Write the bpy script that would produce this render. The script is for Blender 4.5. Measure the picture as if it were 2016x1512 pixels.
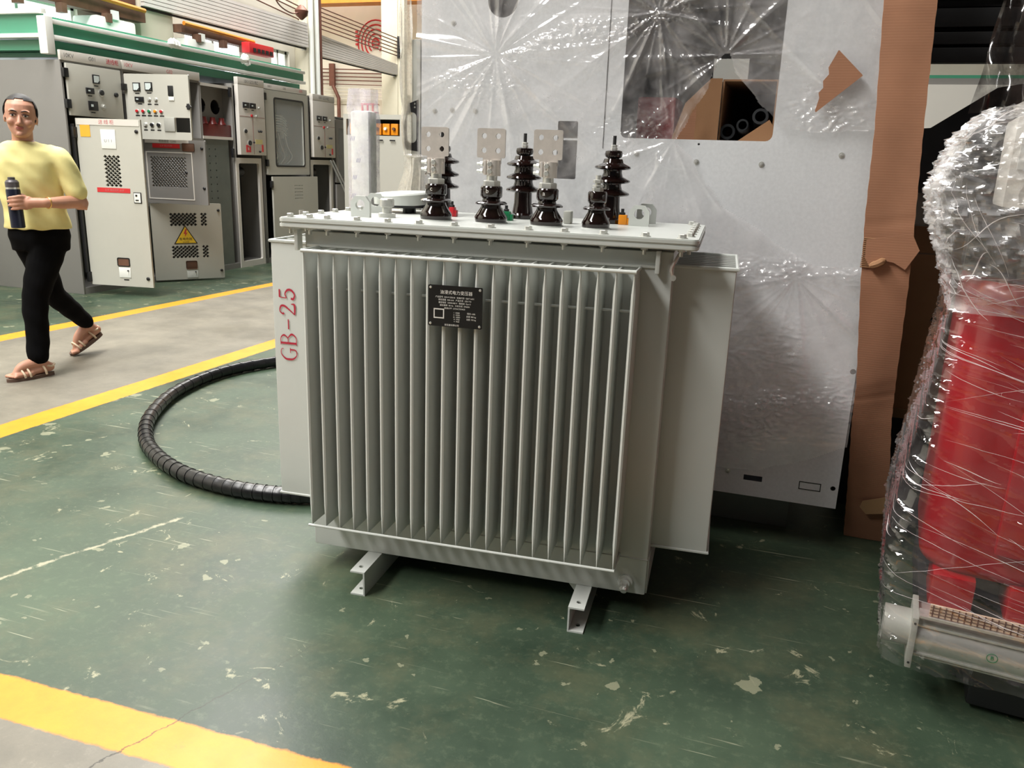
import bpy, bmesh, math, random
import numpy as np
from mathutils import Matrix, Vector
random.seed(7); rng = np.random.default_rng(7)
PI = math.pi
S = bpy.context.scene
COL = S.collection
for o in list(bpy.data.objects): bpy.data.objects.remove(o)

# ---------------------------------------------------------------- camera
YAW, PIT, ROL, CH = math.radians(18.1268), math.radians(15.32625), math.radians(-2.03954), 1.30
def cam_axes():
    cy, sy, cp, sp = math.cos(YAW), math.sin(YAW), math.cos(PIT), math.sin(PIT)
    f = Vector((-sy*cp, cy*cp, -sp)); r0 = Vector((cy, sy, 0)); d0 = f.cross(r0)
    r = math.cos(ROL)*r0 + math.sin(ROL)*d0; d = -math.sin(ROL)*r0 + math.cos(ROL)*d0
    return f, r, d
F_, R_, D_ = cam_axes()
cam = bpy.data.cameras.new('camera'); co = bpy.data.objects.new('camera', cam); COL.objects.link(co)
m = Matrix.Identity(4)
for i in range(3): m[i][0] = R_[i]; m[i][1] = -D_[i]; m[i][2] = -F_[i]
m[2][3] = CH
co.matrix_world = m
cam.sensor_width = 36; cam.lens = 36*1586.35/2016; cam.clip_start = .02; cam.clip_end = 200
S.camera = co

# ---------------------------------------------------------------- world, lights, exposure
w = bpy.data.worlds.new('world'); S.world = w; w.use_nodes = True
w.node_tree.nodes['Background'].inputs[0].default_value = (.93, .97, 1.0, 1)
w.node_tree.nodes['Background'].inputs[1].default_value = .03
def area(name, loc, rot, sx, sy, power, col=(1, .98, .95)):
    l = bpy.data.lights.new(name, 'AREA'); l.shape = 'RECTANGLE'; l.size = sx; l.size_y = sy; l.energy = power; l.color = col
    o = bpy.data.objects.new(name, l); COL.objects.link(o); o.location = loc; o.rotation_euler = rot; return o
# skylight strips in the roof of the hall, plus an added annex lamp
area('overhead_lamp', (-5.1, .2, 7.7), (0, 0, 0), 1.8, 13, 1850)
area('overhead_lamp', (-.9, .4, 7.7), (0, 0, 0), 1.4, 3, 60)
area('overhead_lamp', (-7.6, 12, 7.7), (0, 0, 0), 2.2, 9, 900)
area('overhead_lamp', (-11.6, 17.0, 7.7), (0, 0, 0), 2.5, 3.5, 420)  # added lamp that brightens the dark annex and end wall
S.view_settings.view_transform = 'Standard'; S.view_settings.look = 'None'
S.view_settings.gamma = 1; S.view_settings.use_curve_mapping = False
S.view_settings.exposure = .33

# ---------------------------------------------------------------- frames
ROT = math.radians(4.05)
FA = Matrix.Identity(4); FT = Matrix.Rotation(ROT, 4, 'Z')   # FA: hall, FT: the transformer stands a little turned
INV = {}
def setp(o, label=None, cat=None, group=None, kind=None):
    if label: o['label'] = label
    if cat: o['category'] = cat
    if group: o['group'] = group
    if kind: o['kind'] = kind
    return o
def thing(name, label, cat, loc=(0, 0, 0), fr=FA, rz=0, group=None, kind=None):
    o = bpy.data.objects.new(name, None); COL.objects.link(o); o.empty_display_size = .05
    L = Matrix.Translation(loc) @ Matrix.Rotation(rz, 4, 'Z')
    o.matrix_world = fr @ L; INV[o.name] = L.inverted()
    return setp(o, label, cat, group, kind)
def mesh_of(bm, name, mats, smooth=35):
    me = bpy.data.meshes.new(name)
    if not bm.faces: raise RuntimeError('empty '+name)
    bm.normal_update(); bm.to_mesh(me); bm.free()
    for q in (mats if isinstance(mats, (list, tuple)) else [mats]): me.materials.append(q)
    if smooth:
        me.shade_smooth(); me.set_sharp_from_angle(angle=math.radians(smooth))
    return me
def obj(name, bm, mat, parent=None, label=None, cat=None, group=None, kind=None, loc=None, fr=FA, rz=0, smooth=35):
    """bm is authored in frame coordinates; it is moved into its object's local space."""
    if parent is not None: inv = INV[parent.name]
    else:
        L = Matrix.Translation(loc or (0, 0, 0)) @ Matrix.Rotation(rz, 4, 'Z'); inv = L.inverted()
    bm.transform(inv)
    me = mesh_of(bm, name, mat, smooth)
    o = bpy.data.objects.new(name, me); COL.objects.link(o)
    if parent is not None: o.parent = parent
    else: o.matrix_world = fr @ L
    INV[o.name] = inv
    return setp(o, label, cat, group, kind)

# ---------------------------------------------------------------- mesh helpers
def NB(): return bmesh.new()
def box(bm, x0, x1, y0, y1, z0, z1, bev=0, M=None, mi=0):
    nb = bmesh.new(); bmesh.ops.create_cube(nb, size=1)
    bmesh.ops.transform(nb, matrix=Matrix.Translation(((x0+x1)/2, (y0+y1)/2, (z0+z1)/2)) @ Matrix.Diagonal((abs(x1-x0), abs(y1-y0), abs(z1-z0), 1)), verts=nb.verts)
    if bev: bmesh.ops.bevel(nb, geom=nb.edges[:], offset=bev, segments=2, profile=.6, affect='EDGES')
    return merge(bm, nb, M, mi)
def merge(bm, nb, M=None, mi=0):
    if M is not None: nb.transform(M)
    for f in nb.faces:
        if mi: f.material_index = mi
    me = bpy.data.meshes.new('tmp'); nb.to_mesh(me); nb.free(); bm.from_mesh(me); bpy.data.meshes.remove(me); return bm
def frame_to(p0, p1):
    p0, p1 = Vector(p0), Vector(p1); z = (p1-p0).normalized()
    return Matrix.Translation(p0) @ z.to_track_quat('Z', 'Y').to_matrix().to_4x4(), (p1-p0).length
def lathe(bm, prof, n=24, M=None, mi=0, cap=True):
    nb = bmesh.new(); rings = []
    for r, z in prof:
        rings.append([nb.verts.new((max(r, 1e-5)*math.cos(2*PI*i/n), max(r, 1e-5)*math.sin(2*PI*i/n), z)) for i in range(n)])
    for a, b in zip(rings, rings[1:]):
        for i in range(n): nb.faces.new((a[i], a[(i+1) % n], b[(i+1) % n], b[i]))
    if cap:
        nb.faces.new(rings[0][::-1]); nb.faces.new(rings[-1])
    return merge(bm, nb, M, mi)
def cyl(bm, p0, p1, r, r1=None, n=16, mi=0):
    M, L = frame_to(p0, p1); return lathe(bm, [(r, 0), (r if r1 is None else r1, L)], n, M, mi)
def tube(bm, pts, r, n=8, mi=0, closed=False):
    """swept tube; r may be a number or a list"""
    pts = [Vector(p) for p in pts]; N = len(pts); nb = bmesh.new(); rings = []
    up = Vector((0, 0, 1)); prev = None
    for i, p in enumerate(pts):
        if closed: t = (pts[(i+1) % N]-pts[i-1]).normalized()
        else: t = (pts[min(i+1, N-1)]-pts[max(i-1, 0)]).normalized()
        if prev is None:
            a = up if abs(t.dot(up)) < .9 else Vector((1, 0, 0)); x = (a-a.dot(t)*t).normalized()
        else: x = (prev-prev.dot(t)*t).normalized()
        prev = x; y = t.cross(x); rr = r[i] if isinstance(r, (list, tuple)) else r
        rings.append([nb.verts.new(p+rr*(math.cos(2*PI*k/n)*x+math.sin(2*PI*k/n)*y)) for k in range(n)])
    prs = list(zip(rings, rings[1:])) + ([(rings[-1], rings[0])] if closed else [])
    for a, b in prs:
        for i in range(n): nb.faces.new((a[i], a[(i+1) % n], b[(i+1) % n], b[i]))
    if not closed: nb.faces.new(rings[0][::-1]); nb.faces.new(rings[-1])
    return merge(bm, nb, None, mi)
def spline(pts, n=8):
    P = [Vector(p) for p in pts]; P = [2*P[0]-P[1]]+P+[2*P[-1]-P[-2]]; out = []
    for i in range(1, len(P)-2):
        for k in range(n):
            t = k/n; a, b, c, d = P[i-1:i+3]
            out.append(.5*((2*b)+(c-a)*t+(2*a-5*b+4*c-d)*t*t+(3*b-3*c+d-a)*t**3))
    out.append(P[-2]); return out
def rrect(x0, x1, y0, y1, r=0, n=4):
    if r <= 0: return [(x0, y0), (x1, y0), (x1, y1), (x0, y1)]
    o = []
    for cx, cy, a in ((x1-r, y0+r, -90), (x1-r, y1-r, 0), (x0+r, y1-r, 90), (x0+r, y0+r, 180)):
        for k in range(n+1):
            t = math.radians(a+90*k/n); o.append((cx+r*math.cos(t), cy+r*math.sin(t)))
    return o
def circ(cx, cy, r, n=14): return [(cx+r*math.cos(2*PI*k/n), cy+r*math.sin(2*PI*k/n)) for k in range(n)]
def plate(bm, outer, holes, M, th, mi=0):
    """flat sheet with real holes; 2D (u,v) mapped by M (x=u,y=v), thickness along local z, front at z=0 going to -th"""
    nb = bmesh.new(); es = []
    for loop in [outer]+list(holes):
        vs = [nb.verts.new((x, y, 0)) for x, y in loop]
        es += [nb.edges.new((vs[i], vs[(i+1) % len(vs)])) for i in range(len(vs))]
    bmesh.ops.triangle_fill(nb, edges=es, use_beauty=True, use_dissolve=False)
    for f in nb.faces:
        f.normal_update()
        if f.normal.z < 0: f.normal_flip()
    r = bmesh.ops.extrude_face_region(nb, geom=nb.faces[:], use_keep_orig=True)
    vs = [v for v in r['geom'] if isinstance(v, bmesh.types.BMVert)]
    for v in vs: v.co.z -= th
    bmesh.ops.recalc_face_normals(nb, faces=nb.faces[:])
    return merge(bm, nb, M, mi)
def basis(o, u, v):
    u, v = Vector(u).normalized(), Vector(v).normalized(); n = u.cross(v); M = Matrix.Identity(4)
    for i in range(3): M[i][0] = u[i]; M[i][1] = v[i]; M[i][2] = n[i]; M[i][3] = o[i]
    return M
def XZ(y): return basis((0, y, 0), (1, 0, 0), (0, 0, 1))     # u=x, v=z, normal -Y (towards the camera)
def hexa(bm, p, r, h, M=None, n=6, ax=(0, 0, 1), mi=0):
    p = Vector(p); Mx, _ = frame_to(p, p+Vector(ax)); return lathe(bm, [(r, 0), (r, h*.85), (r*.86, h)], n, Mx, mi)
def surf(bm, pts, nu, nv, mi=0, closeu=False):
    vs = [bm.verts.new(p) for p in pts]
    for j in range(nv-1):
        for i in range(nu-(0 if closeu else 1)):
            f = bm.faces.new((vs[j*nu+i], vs[j*nu+(i+1) % nu], vs[(j+1)*nu+(i+1) % nu], vs[(j+1)*nu+i])); f.material_index = mi
    return bm
FONTC = {}
def text_bm(bm, s, M, size, th=.0006, align='CENTER', mi=0, sx=1):
    cu = bpy.data.curves.new('t', 'FONT'); cu.body = s; cu.size = size; cu.align_x = align; cu.align_y = 'CENTER'; cu.extrude = th; cu.resolution_u = 3
    ob = bpy.data.objects.new('t', cu); COL.objects.link(ob)
    dg = bpy.context.evaluated_depsgraph_get(); me = bpy.data.meshes.new_from_object(ob.evaluated_get(dg))
    me.transform(M @ Matrix.Diagonal((sx, 1, 1, 1)))
    n0 = len(bm.faces); bm.from_mesh(me); bm.faces.ensure_lookup_table()
    for f in bm.faces[n0:]: f.material_index = mi
    bpy.data.objects.remove(ob); bpy.data.curves.remove(cu); bpy.data.meshes.remove(me); return bm

# ---------------------------------------------------------------- materials
def lin(c): return tuple(((x/255+.055)/1.055)**2.4 if x/255 > .04045 else x/255/12.92 for x in c)+(1,)
class N:
    def __init__(s, name):
        s.m = bpy.data.materials.new(name); s.m.use_nodes = True; s.t = s.m.node_tree; s.b = s.t.nodes['Principled BSDF']; s.out = s.t.nodes['Material Output']
    def n(s, typ, ins=None, **kw):
        q = s.t.nodes.new(typ)
        for k, v in kw.items(): setattr(q, k, v)
        for k, v in (ins or {}).items():
            if isinstance(v, bpy.types.NodeSocket): s.t.links.new(v, q.inputs[k])
            else: q.inputs[k].default_value = v
        return q
    def math(s, op, a, b=None, c=None, clamp=False):
        q = s.t.nodes.new('ShaderNodeMath'); q.operation = op; q.use_clamp = clamp
        for i, v in enumerate((a, b, c)):
            if v is None: continue
            if isinstance(v, bpy.types.NodeSocket): s.t.links.new(v, q.inputs[i])
            else: q.inputs[i].default_value = v
        return q.outputs[0]
    def mix(s, f, a, b):
        q = s.t.nodes.new('ShaderNodeMix'); q.data_type = 'RGBA'
        for i, v in ((0, f), (6, a), (7, b)):
            if isinstance(v, bpy.types.NodeSocket): s.t.links.new(v, q.inputs[i])
            else: q.inputs[i].default_value = v
        return q.outputs[2]
    def link(s, a, b): s.t.links.new(a, b)
    def noise(s, scale, detail=3, rough=.5, vec=None, dist=0):
        q = s.n('ShaderNodeTexNoise', {'Scale': scale, 'Detail': detail, 'Roughness': rough, 'Distortion': dist})
        if vec is not None: s.link(vec, q.inputs['Vector'])
        return q.outputs['Fac']
    def coord(s): return s.n('ShaderNodeTexCoord').outputs['Object']
    def ramp(s, f, a, b):
        q = s.n('ShaderNodeMapRange', {'From Min': a, 'From Max': b}); s.link(f, q.inputs['Value']); return q.outputs['Result']
    def bump(s, h, strength=.2, dist=.005):
        q = s.n('ShaderNodeBump', {'Strength': strength, 'Distance': dist}); s.link(h, q.inputs['Height']); s.link(q.outputs[0], s.b.inputs['Normal']); return q
def mat(name, c, rough=.5, metal=0, var=.06, vs=6, bump=0, bs=80, coat=0, spec=.5):
    k = N(name); c = lin(c); v = k.noise(vs, 4, .6, k.coord())
    lo = tuple(x*(1-var) for x in c[:3])+(1,); hi = tuple(min(1, x*(1+var)) for x in c[:3])+(1,)
    k.link(k.mix(k.ramp(v, .3, .7), lo, hi), k.b.inputs['Base Color'])
    k.b.inputs['Roughness'].default_value = rough; k.b.inputs['Metallic'].default_value = metal
    k.b.inputs['Coat Weight'].default_value = coat; k.b.inputs['Specular IOR Level'].default_value = spec
    if bump: k.bump(k.noise(bs, 3, .6, k.coord()), bump, .002)
    return k.m
paint = mat('light_grey_enamel', (193, 196, 191), .32, 0, .03, 3, .04, 30)
paint_side = paint
galv = mat('galvanised_sheet', (214, 216, 218), .42, .12, .05, 90, .05, 200)
zinc = mat('zinc_plated_steel', (206, 206, 200), .3, .6, .1, 60)
tin = mat('tinned_copper', (212, 204, 196), .35, .4, .08, 40)
porc = mat('brown_glazed_porcelain', (24, 12, 10), .07, 0, .15, 20, coat=.5)
black = mat('black_plastic', (22, 22, 24), .4, 0, .2)
dark = mat('dark_paint_and_shade', (30, 29, 30), .6, 0, .2)  # dark paint; also stands in for shade behind vents and inside the box
rubber = mat('black_rubber', (20, 20, 22), .3, 0, .25, 12)
cab = mat('warm_grey_enamel', (180, 179, 169), .4, 0, .03, 2)
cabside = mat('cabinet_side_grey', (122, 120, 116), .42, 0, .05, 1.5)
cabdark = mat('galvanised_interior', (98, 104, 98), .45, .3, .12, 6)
cabwhite = mat('cabinet_white_enamel', (204, 200, 192), .4, 0, .03, 2)
green = mat('green_enamel_fascia', (76, 150, 120), .3, 0, .06, 2)
white = mat('white_enamel', (226, 228, 222), .4, 0, .03)
cream = mat('cream_plaster', (224, 219, 205), .8, 0, .05, 1.2)
pillarm = mat('pillar_paint', (206, 200, 180), .7, 0, .06, 2)
orange = mat('crane_orange', (206, 128, 40), .5, 0, .1, 4)
brownm = mat('brown_steel', (96, 66, 50), .6, 0, .3, 5)
redpl = mat('red_plastic', (176, 28, 36), .35, 0, .1)
redsign = mat('red_sign', (196, 44, 48), .4, 0, .05)
redtxt = mat('red_print', (178, 40, 62), .5, 0, .05)
pinktxt = mat('pale_red_print', (190, 110, 110), .6)
greyprint = mat('grey_print', (120, 118, 116), .6)
whiteprint = mat('white_print', (225, 222, 215), .5)
yellow = mat('yellow_sign', (228, 190, 36), .4, 0, .05)
amber = mat('amber_label', (222, 166, 48), .5, 0, .1)
greenp = mat('green_plastic', (26, 120, 76), .35, 0, .1)
orangep = mat('orange_plastic', (226, 140, 24), .35, 0, .1)
glassdark = mat('dark_smoked_glass', (58, 62, 62), .1, 0, .1, coat=.5)
meterglass = mat('meter_face', (198, 208, 206), .2, 0, .05)
redcoil = mat('red_epoxy_coil', (146, 0, 14), .3, 0, .12, 5, coat=.4)
corksteel = mat('ribbed_light_sheet', (206, 202, 196), .5, 0, .05, 2)
rust = mat('copper_busbar', (110, 72, 60), .5, .4, .2)
graypl = mat('grey_cast_metal', (168, 168, 160), .5, .2, .06)
paperm = mat('paper_label', (222, 222, 216), .6)
skin = mat('skin', (186, 136, 112), .5, 0, .07, 12)
hairm = mat('dark_hair', (18, 14, 13), .6, 0, .3, 40)
shirt = mat('pale_yellow_cotton', (224, 214, 146), .85, 0, .06, 9, .15, 25)
pants = mat('black_trousers', (7, 7, 8), .95, 0, .2, 10, spec=.1)
sandal = mat('beige_sandal_leather', (206, 184, 156), .6, 0, .08)
sole = mat('brown_sandal_sole', (92, 70, 58), .7, 0, .1)
bottlem = mat('navy_flask', (30, 34, 52), .35, .3, .1)
flaskdark = mat('grey_flask_lid', (84, 80, 84), .4, .2, .1)
def cardboard_mat(name, c, flute=True):
    k = N(name); co_ = k.coord(); c = lin(c)
    v = k.noise(2.2, 5, .6, co_); a = tuple(x*.8 for x in c[:3])+(1,); b = tuple(min(1, x*1.1) for x in c[:3])+(1,)
    k.link(k.mix(k.ramp(v, .3, .7), a, b), k.b.inputs['Base Color']); k.b.inputs['Roughness'].default_value = .8
    if flute:
        wv = k.n('ShaderNodeTexWave', {'Scale': 40., 'Distortion': .3}, bands_direction='Z'); k.link(co_, wv.inputs['Vector'])
        k.bump(wv.outputs['Fac'], .12, .001)
    return k.m
card = cardboard_mat('brown_cardboard', (158, 112, 84)); carddark = cardboard_mat('kraft_cardboard', (150, 110, 76), False)
def film_mat(name, haze, tint=(235, 235, 235), rough=.12):
    k = N(name)
    tr = k.n('ShaderNodeBsdfTransparent', {'Color': (1, 1, 1, 1)}).outputs[0]
    df = k.n('ShaderNodeBsdfDiffuse', {'Color': lin(tint)}).outputs[0]
    tl = k.n('ShaderNodeBsdfTranslucent', {'Color': lin(tint)}).outputs[0]
    gl = k.n('ShaderNodeBsdfGlossy', {'Color': (1, 1, 1, 1), 'Roughness': rough}).outputs[0]
    m0 = k.n('ShaderNodeMixShader', {'Fac': .2}); k.link(df, m0.inputs[1]); k.link(tl, m0.inputs[2])
    nz = k.noise(9, 5, .65, k.coord()); hz = k.math('MULTIPLY', k.ramp(nz, .25, .75), haze*1.4, clamp=True)
    m1 = k.n('ShaderNodeMixShader'); k.link(hz, m1.inputs[0]); k.link(tr, m1.inputs[1]); k.link(m0.outputs[0], m1.inputs[2])
    fr = k.n('ShaderNodeLayerWeight', {'Blend': .5}); f2 = k.math('MULTIPLY_ADD', k.math('POWER', fr.outputs['Facing'], 4.), .8, .07, clamp=True)
    m2 = k.n('ShaderNodeMixShader'); k.link(f2, m2.inputs[0]); k.link(m1.outputs[0], m2.inputs[1]); k.link(gl, m2.inputs[2])
    k.link(m2.outputs[0], k.out.inputs[0]); k.t.nodes.remove(k.b); return k.m
film = film_mat('clear_packing_film', .16); filmhazy = film_mat('hazy_packing_film', .5, (236, 232, 232))
filmwrap = film_mat('stretch_wrap_film', .10, (240, 236, 236), .06)
k = N('clear_pane'); k.b.inputs['Base Color'].default_value = (.9, .95, .93, 1); k.b.inputs['Roughness'].default_value = .03
k.b.inputs['Alpha'].default_value = .22; pane = k.m
k = N('bright_window'); k.b.inputs['Base Color'].default_value = (.9, .9, .9, 1); k.b.inputs['Emission Color'].default_value = (.95, .98, 1, 1)
k.b.inputs['Emission Strength'].default_value = 1.6; daylight = k.m

# ---------------------------------------------------------------- floor
G0 = (-2.20, 1.62, -1.98, 2.22)
def floor_mat():
    k = N('painted_concrete_floor'); p = k.n('ShaderNodeNewGeometry').outputs['Position']
    sx = k.n('ShaderNodeSeparateXYZ'); k.link(p, sx.inputs[0]); X, Y_ = sx.outputs[0], sx.outputs[1]
    en = k.math('MULTIPLY', k.math('SUBTRACT', k.noise(22, 4, .7, p), .5), .02)
    Xn = k.math('ADD', X, en); Yn = k.math('ADD', Y_, en)
    def gt(a, b, s=.004): return k.ramp(k.math('SUBTRACT', a, b), -s, s)
    l1lo = k.math('MULTIPLY_ADD', Y_, .0127, -3.51); l1hi = k.math('MULTIPLY_ADD', Y_, .0127, -3.348)
    l2lo = k.math('MULTIPLY_ADD', Y_, .040, -5.345); l2hi = k.math('MULTIPLY_ADD', Y_, .030, -5.14)
    nlo = k.math('MULTIPLY_ADD', X, .0275, 1.208); nhi = k.math('MULTIPLY_ADD', X, .024, 1.332)
    g1 = k.math('MULTIPLY', gt(Xn, l2hi), k.math('SUBTRACT', 1, gt(Xn, l1lo)))        # grey walkway
    y1 = k.math('MULTIPLY', gt(Xn, l1lo), k.math('SUBTRACT', 1, gt(Xn, l1hi)))
    y2 = k.math('MULTIPLY', gt(Xn, l2lo), k.math('SUBTRACT', 1, gt(Xn, l2hi)))
    y3 = k.math('MULTIPLY', gt(Yn, nlo), k.math('SUBTRACT', 1, gt(Yn, nhi)))
    inx = gt(Xn, l1lo); y3 = k.math('MULTIPLY', y3, inx); g2 = k.math('MULTIPLY', k.math('SUBTRACT', 1, gt(Yn, nlo)), inx)
    # green paint, scuffed
    big = k.noise(1.1, 6, .62, p); fine = k.noise(34, 6, .75, p)
    gcol = k.mix(k.ramp(big, .35, .7), lin((42, 57, 45)), lin((74, 90, 70)))
    gcol = k.mix(k.math('MULTIPLY', k.ramp(fine, .52, .85), .42), gcol, lin((118, 128, 102)))
    brn = k.noise(3.1, 5, .7, p); gcol = k.mix(k.math('MULTIPLY', k.ramp(brn, .48, .7), .5), gcol, lin((96, 94, 70)))
    # chips of bare concrete
    vo = k.n('ShaderNodeTexNoise', {'Scale': 5.5, 'Detail': 8, 'Roughness': .72, 'Distortion': 1.6}); k.link(p, vo.inputs['Vector'])
    chip = k.ramp(vo.outputs['Fac'], .62, .66); gcol = k.mix(k.math('MULTIPLY', chip, .8), gcol, lin((158, 156, 128)))
    for sc_, thr, f_ in ((9., .13, .8), (21., .10, .7), (4.3, .085, .75)):
        vr = k.n('ShaderNodeTexVoronoi', {'Scale': sc_, 'Randomness': 1.}); dn = k.n('ShaderNodeVectorMath', operation='ADD'); k.link(p, dn.inputs[0])
        nv = k.n('ShaderNodeTexNoise', {'Scale': sc_*2.2, 'Detail': 4.}); k.link(p, nv.inputs['Vector']); sv = k.n('ShaderNodeVectorMath', operation='SCALE'); k.link(nv.outputs['Color'], sv.inputs[0]); sv.inputs['Scale'].default_value = .9/sc_
        k.link(sv.outputs[0], dn.inputs[1]); k.link(dn.outputs[0], vr.inputs['Vector'])
        cs_ = k.n('ShaderNodeSeparateColor'); k.link(vr.outputs['Color'], cs_.inputs[0])
        pick = k.ramp(cs_.outputs[0], .80, .82); sz = k.math('MULTIPLY', cs_.outputs[1], thr*2.2)
        spot = k.math('MULTIPLY', k.ramp(k.math('SUBTRACT', sz, vr.outputs['Distance']), 0, .02), pick)
        gcol = k.mix(k.math('MULTIPLY', spot, f_), gcol, lin((132, 134, 110)))
    # long pale gouge
    ax_, ay_, bx_, by_ = G0; L_ = math.hypot(bx_-ax_, by_-ay_); ux, uy = (bx_-ax_)/L_, (by_-ay_)/L_
    dx_ = k.math('SUBTRACT', X, ax_); dy_ = k.math('SUBTRACT', Y_, ay_)
    al = k.math('ADD', k.math('MULTIPLY', dx_, ux), k.math('MULTIPLY', dy_, uy)); pe = k.math('ADD', k.math('MULTIPLY', dx_, -uy), k.math('MULTIPLY', dy_, ux))
    wob = k.math('MULTIPLY', k.math('SUBTRACT', k.noise(6, 5, .7, p), .5), .10)
    gm = k.math('SUBTRACT', 1, k.ramp(k.math('ABSOLUTE', k.math('ADD', pe, wob)), .004, .012)); gm = k.math('MULTIPLY', gm, k.math('MULTIPLY', k.ramp(al, 0, .02), k.math('SUBTRACT', 1, k.ramp(al, L_-.02, L_))))
    gm = k.math('MULTIPLY', gm, k.ramp(k.noise(14, 4, .7, p), .38, .5))
    gcol = k.mix(k.math('MULTIPLY', gm, .85), gcol, lin((164, 160, 136)))
    # scratches: stretched noise in two turned directions
    scr = None
    for ang, sc in ((.6, 1.0), (-.9, 1.3), (1.9, .8)):
        mp = k.n('ShaderNodeMapping', {'Rotation': (0, 0, ang), 'Scale': (1.2*sc, 38*sc, 1)}); k.link(p, mp.inputs['Vector'])
        nn = k.noise(2.2, 2, .4, mp.outputs[0], .6); msk = k.ramp(k.noise(2.3*sc, 2, .5, p), .52, .62)
        q = k.math('MULTIPLY', k.ramp(nn, .70, .725), msk); scr = q if scr is None else k.math('MAXIMUM', scr, q)
    gcol = k.mix(k.math('MULTIPLY', scr, .6), gcol, lin((176, 176, 150)))
    grey = k.mix(k.ramp(k.noise(2.5, 7, .7, p), .3, .7), lin((100, 96, 86)), lin((132, 126, 112)))
    grey = k.mix(k.math('MULTIPLY', k.ramp(fine, .55, .8), .4), grey, lin((160, 154, 140)))
    dirt = k.ramp(k.noise(9, 6, .75, p), .62, .74)
    yel = k.mix(k.ramp(k.noise(7, 5, .7, p), .3, .8), lin((232, 150, 34)), lin((204, 132, 32)))
    yel = k.mix(k.math('MULTIPLY', dirt, .6), yel, lin((150, 118, 52)))
    c = k.mix(k.math('MAXIMUM', g1, g2), gcol, grey); c = k.mix(k.math('MAXIMUM', y1, k.math('MAXIMUM', y2, y3)), c, yel)
    # crack across the near line
    ck = k.math('ABSOLUTE', k.math('ADD', k.math('SUBTRACT', X, k.math('MULTIPLY_ADD', Y_, .35, -1.69)), k.math('MULTIPLY', en, 2.2)))
    ckm = k.math('MULTIPLY', k.math('SUBTRACT', 1, k.ramp(ck, .001, .0035)), k.math('SUBTRACT', 1, gt(Y_, 1.55, .2)))
    c = k.mix(k.math('MULTIPLY', ckm, .8), c, lin((40, 38, 30)))
    k.link(c, k.b.inputs['Base Color'])
    k.link(k.ramp(k.noise(6, 4, .6, p), .2, .9), k.b.inputs['Roughness'])
    r = k.n('ShaderNodeMapRange', {'From Min': .3, 'From Max': .7, 'To Min': .30, 'To Max': .58}); k.link(big, r.inputs['Value']); k.link(r.outputs[0], k.b.inputs['Roughness'])
    k.b.inputs['Specular IOR Level'].default_value = .38; k.bump(k.noise(60, 5, .7, p), .12, .003); return k.m
bm = NB(); box(bm, -12, 9, -7, 19, -.1, 0)
obj('floor', bm, floor_mat(), kind='structure')

# ================================================================ THE HALL
def struct(name, bm, mt, **k): return obj(name, bm, mt, kind='structure', **k)
# left wall with two window openings, stops at the far pillar
bm = NB(); Mw = basis((-9, 0, 0), (0, 1, 0), (0, 0, 1))   # u=y, v=z, normal +X
wins = [(7.2, 8.9, 1.5, 3.05), (10.9, 12.35, 1.5, 3.08), (13.12, 13.68, 1.5, 3.12)]
plate(bm, [(-7, 0), (14.3, 0), (14.3, 8), (-7, 8)], [rrect(a, b, c, d) for a, b, c, d in wins], Mw, .25)
struct('wall_left', bm, cream)
for i, (a, b, c, d) in enumerate(wins):
    bm = NB(); fw = .05
    for q in ((a, a+fw, c, d), (b-fw, b, c, d), (a, b, c, c+fw), (a, b, d-fw, d), ((a+b)/2-.02, (a+b)/2+.02, c, d)): box(bm, -9.14, -9.06, q[0], q[1], q[2], q[3])
    wo = struct('window_%d' % (i+1), bm, white)
    bm = NB(); box(bm, -9.12, -9.11, a+fw, b-fw, c+fw, d-fw)
    obj('pane', bm, daylight, wo, label='pane bright with daylight')
bm = NB(); box(bm, -14.5, 9, 20, 20.2, 0, 8); wb = struct('wall_back', bm, cream)
bm = NB(); box(bm, -14.7, -14.5, 14.3, 20, 0, 8); struct('wall_annex', bm, cream)
bm = NB(); box(bm, -14.5, -9.0, 14.1, 14.3, 0, 8); struct('wall_return', bm, cream)
bm = NB(); box(bm, 9, 9.2, -7, 20, 0, 8); struct('wall_right', bm, mat('dim_wall_paint', (92, 90, 86), .8))
bm = NB()
# roof in strips leaving the skylights open
xs = [-15, -6.3, -4.3, -1.6, .4, 9.2]
for a, b in ((-15, -6.9), (-4.1, -1.6), (.4, 9.2)): box(bm, a, b, -7, 20.2, 8, 8.15)
struct('ceiling', bm, mat('dim_ceiling_sheet', (140, 138, 132), .8))
for i, (y0, y1) in enumerate(((9.69, 10.34),)):
    bm = NB(); box(bm, -9, -8.72, y0, y1, 0, 8, .02); struct('pillar', bm, pillarm) if False else struct('trim_1', bm, pillarm)
bm = NB(); box(bm, -9, -8.72, 13.86, 14.34, 0, 8, .02); p2 = struct('trim_2', bm, pillarm)
for j, yy in enumerate((13.93, 14.12, 14.24)):
    bm = NB(); cyl(bm, (-8.68, yy, 0), (-8.68, yy, 7.9), .045 if j != 2 else .03, n=10)
    obj('conduit', bm, white if j != 2 else rust, p2)
bm = NB(); box(bm, -9.42, -9.0, 18.1, 18.3, 0, 8, .02); box(bm, -9.0, -8.84, 18.12, 18.28, 0, 8); p3 = struct('trim_3', bm, pillarm)

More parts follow.
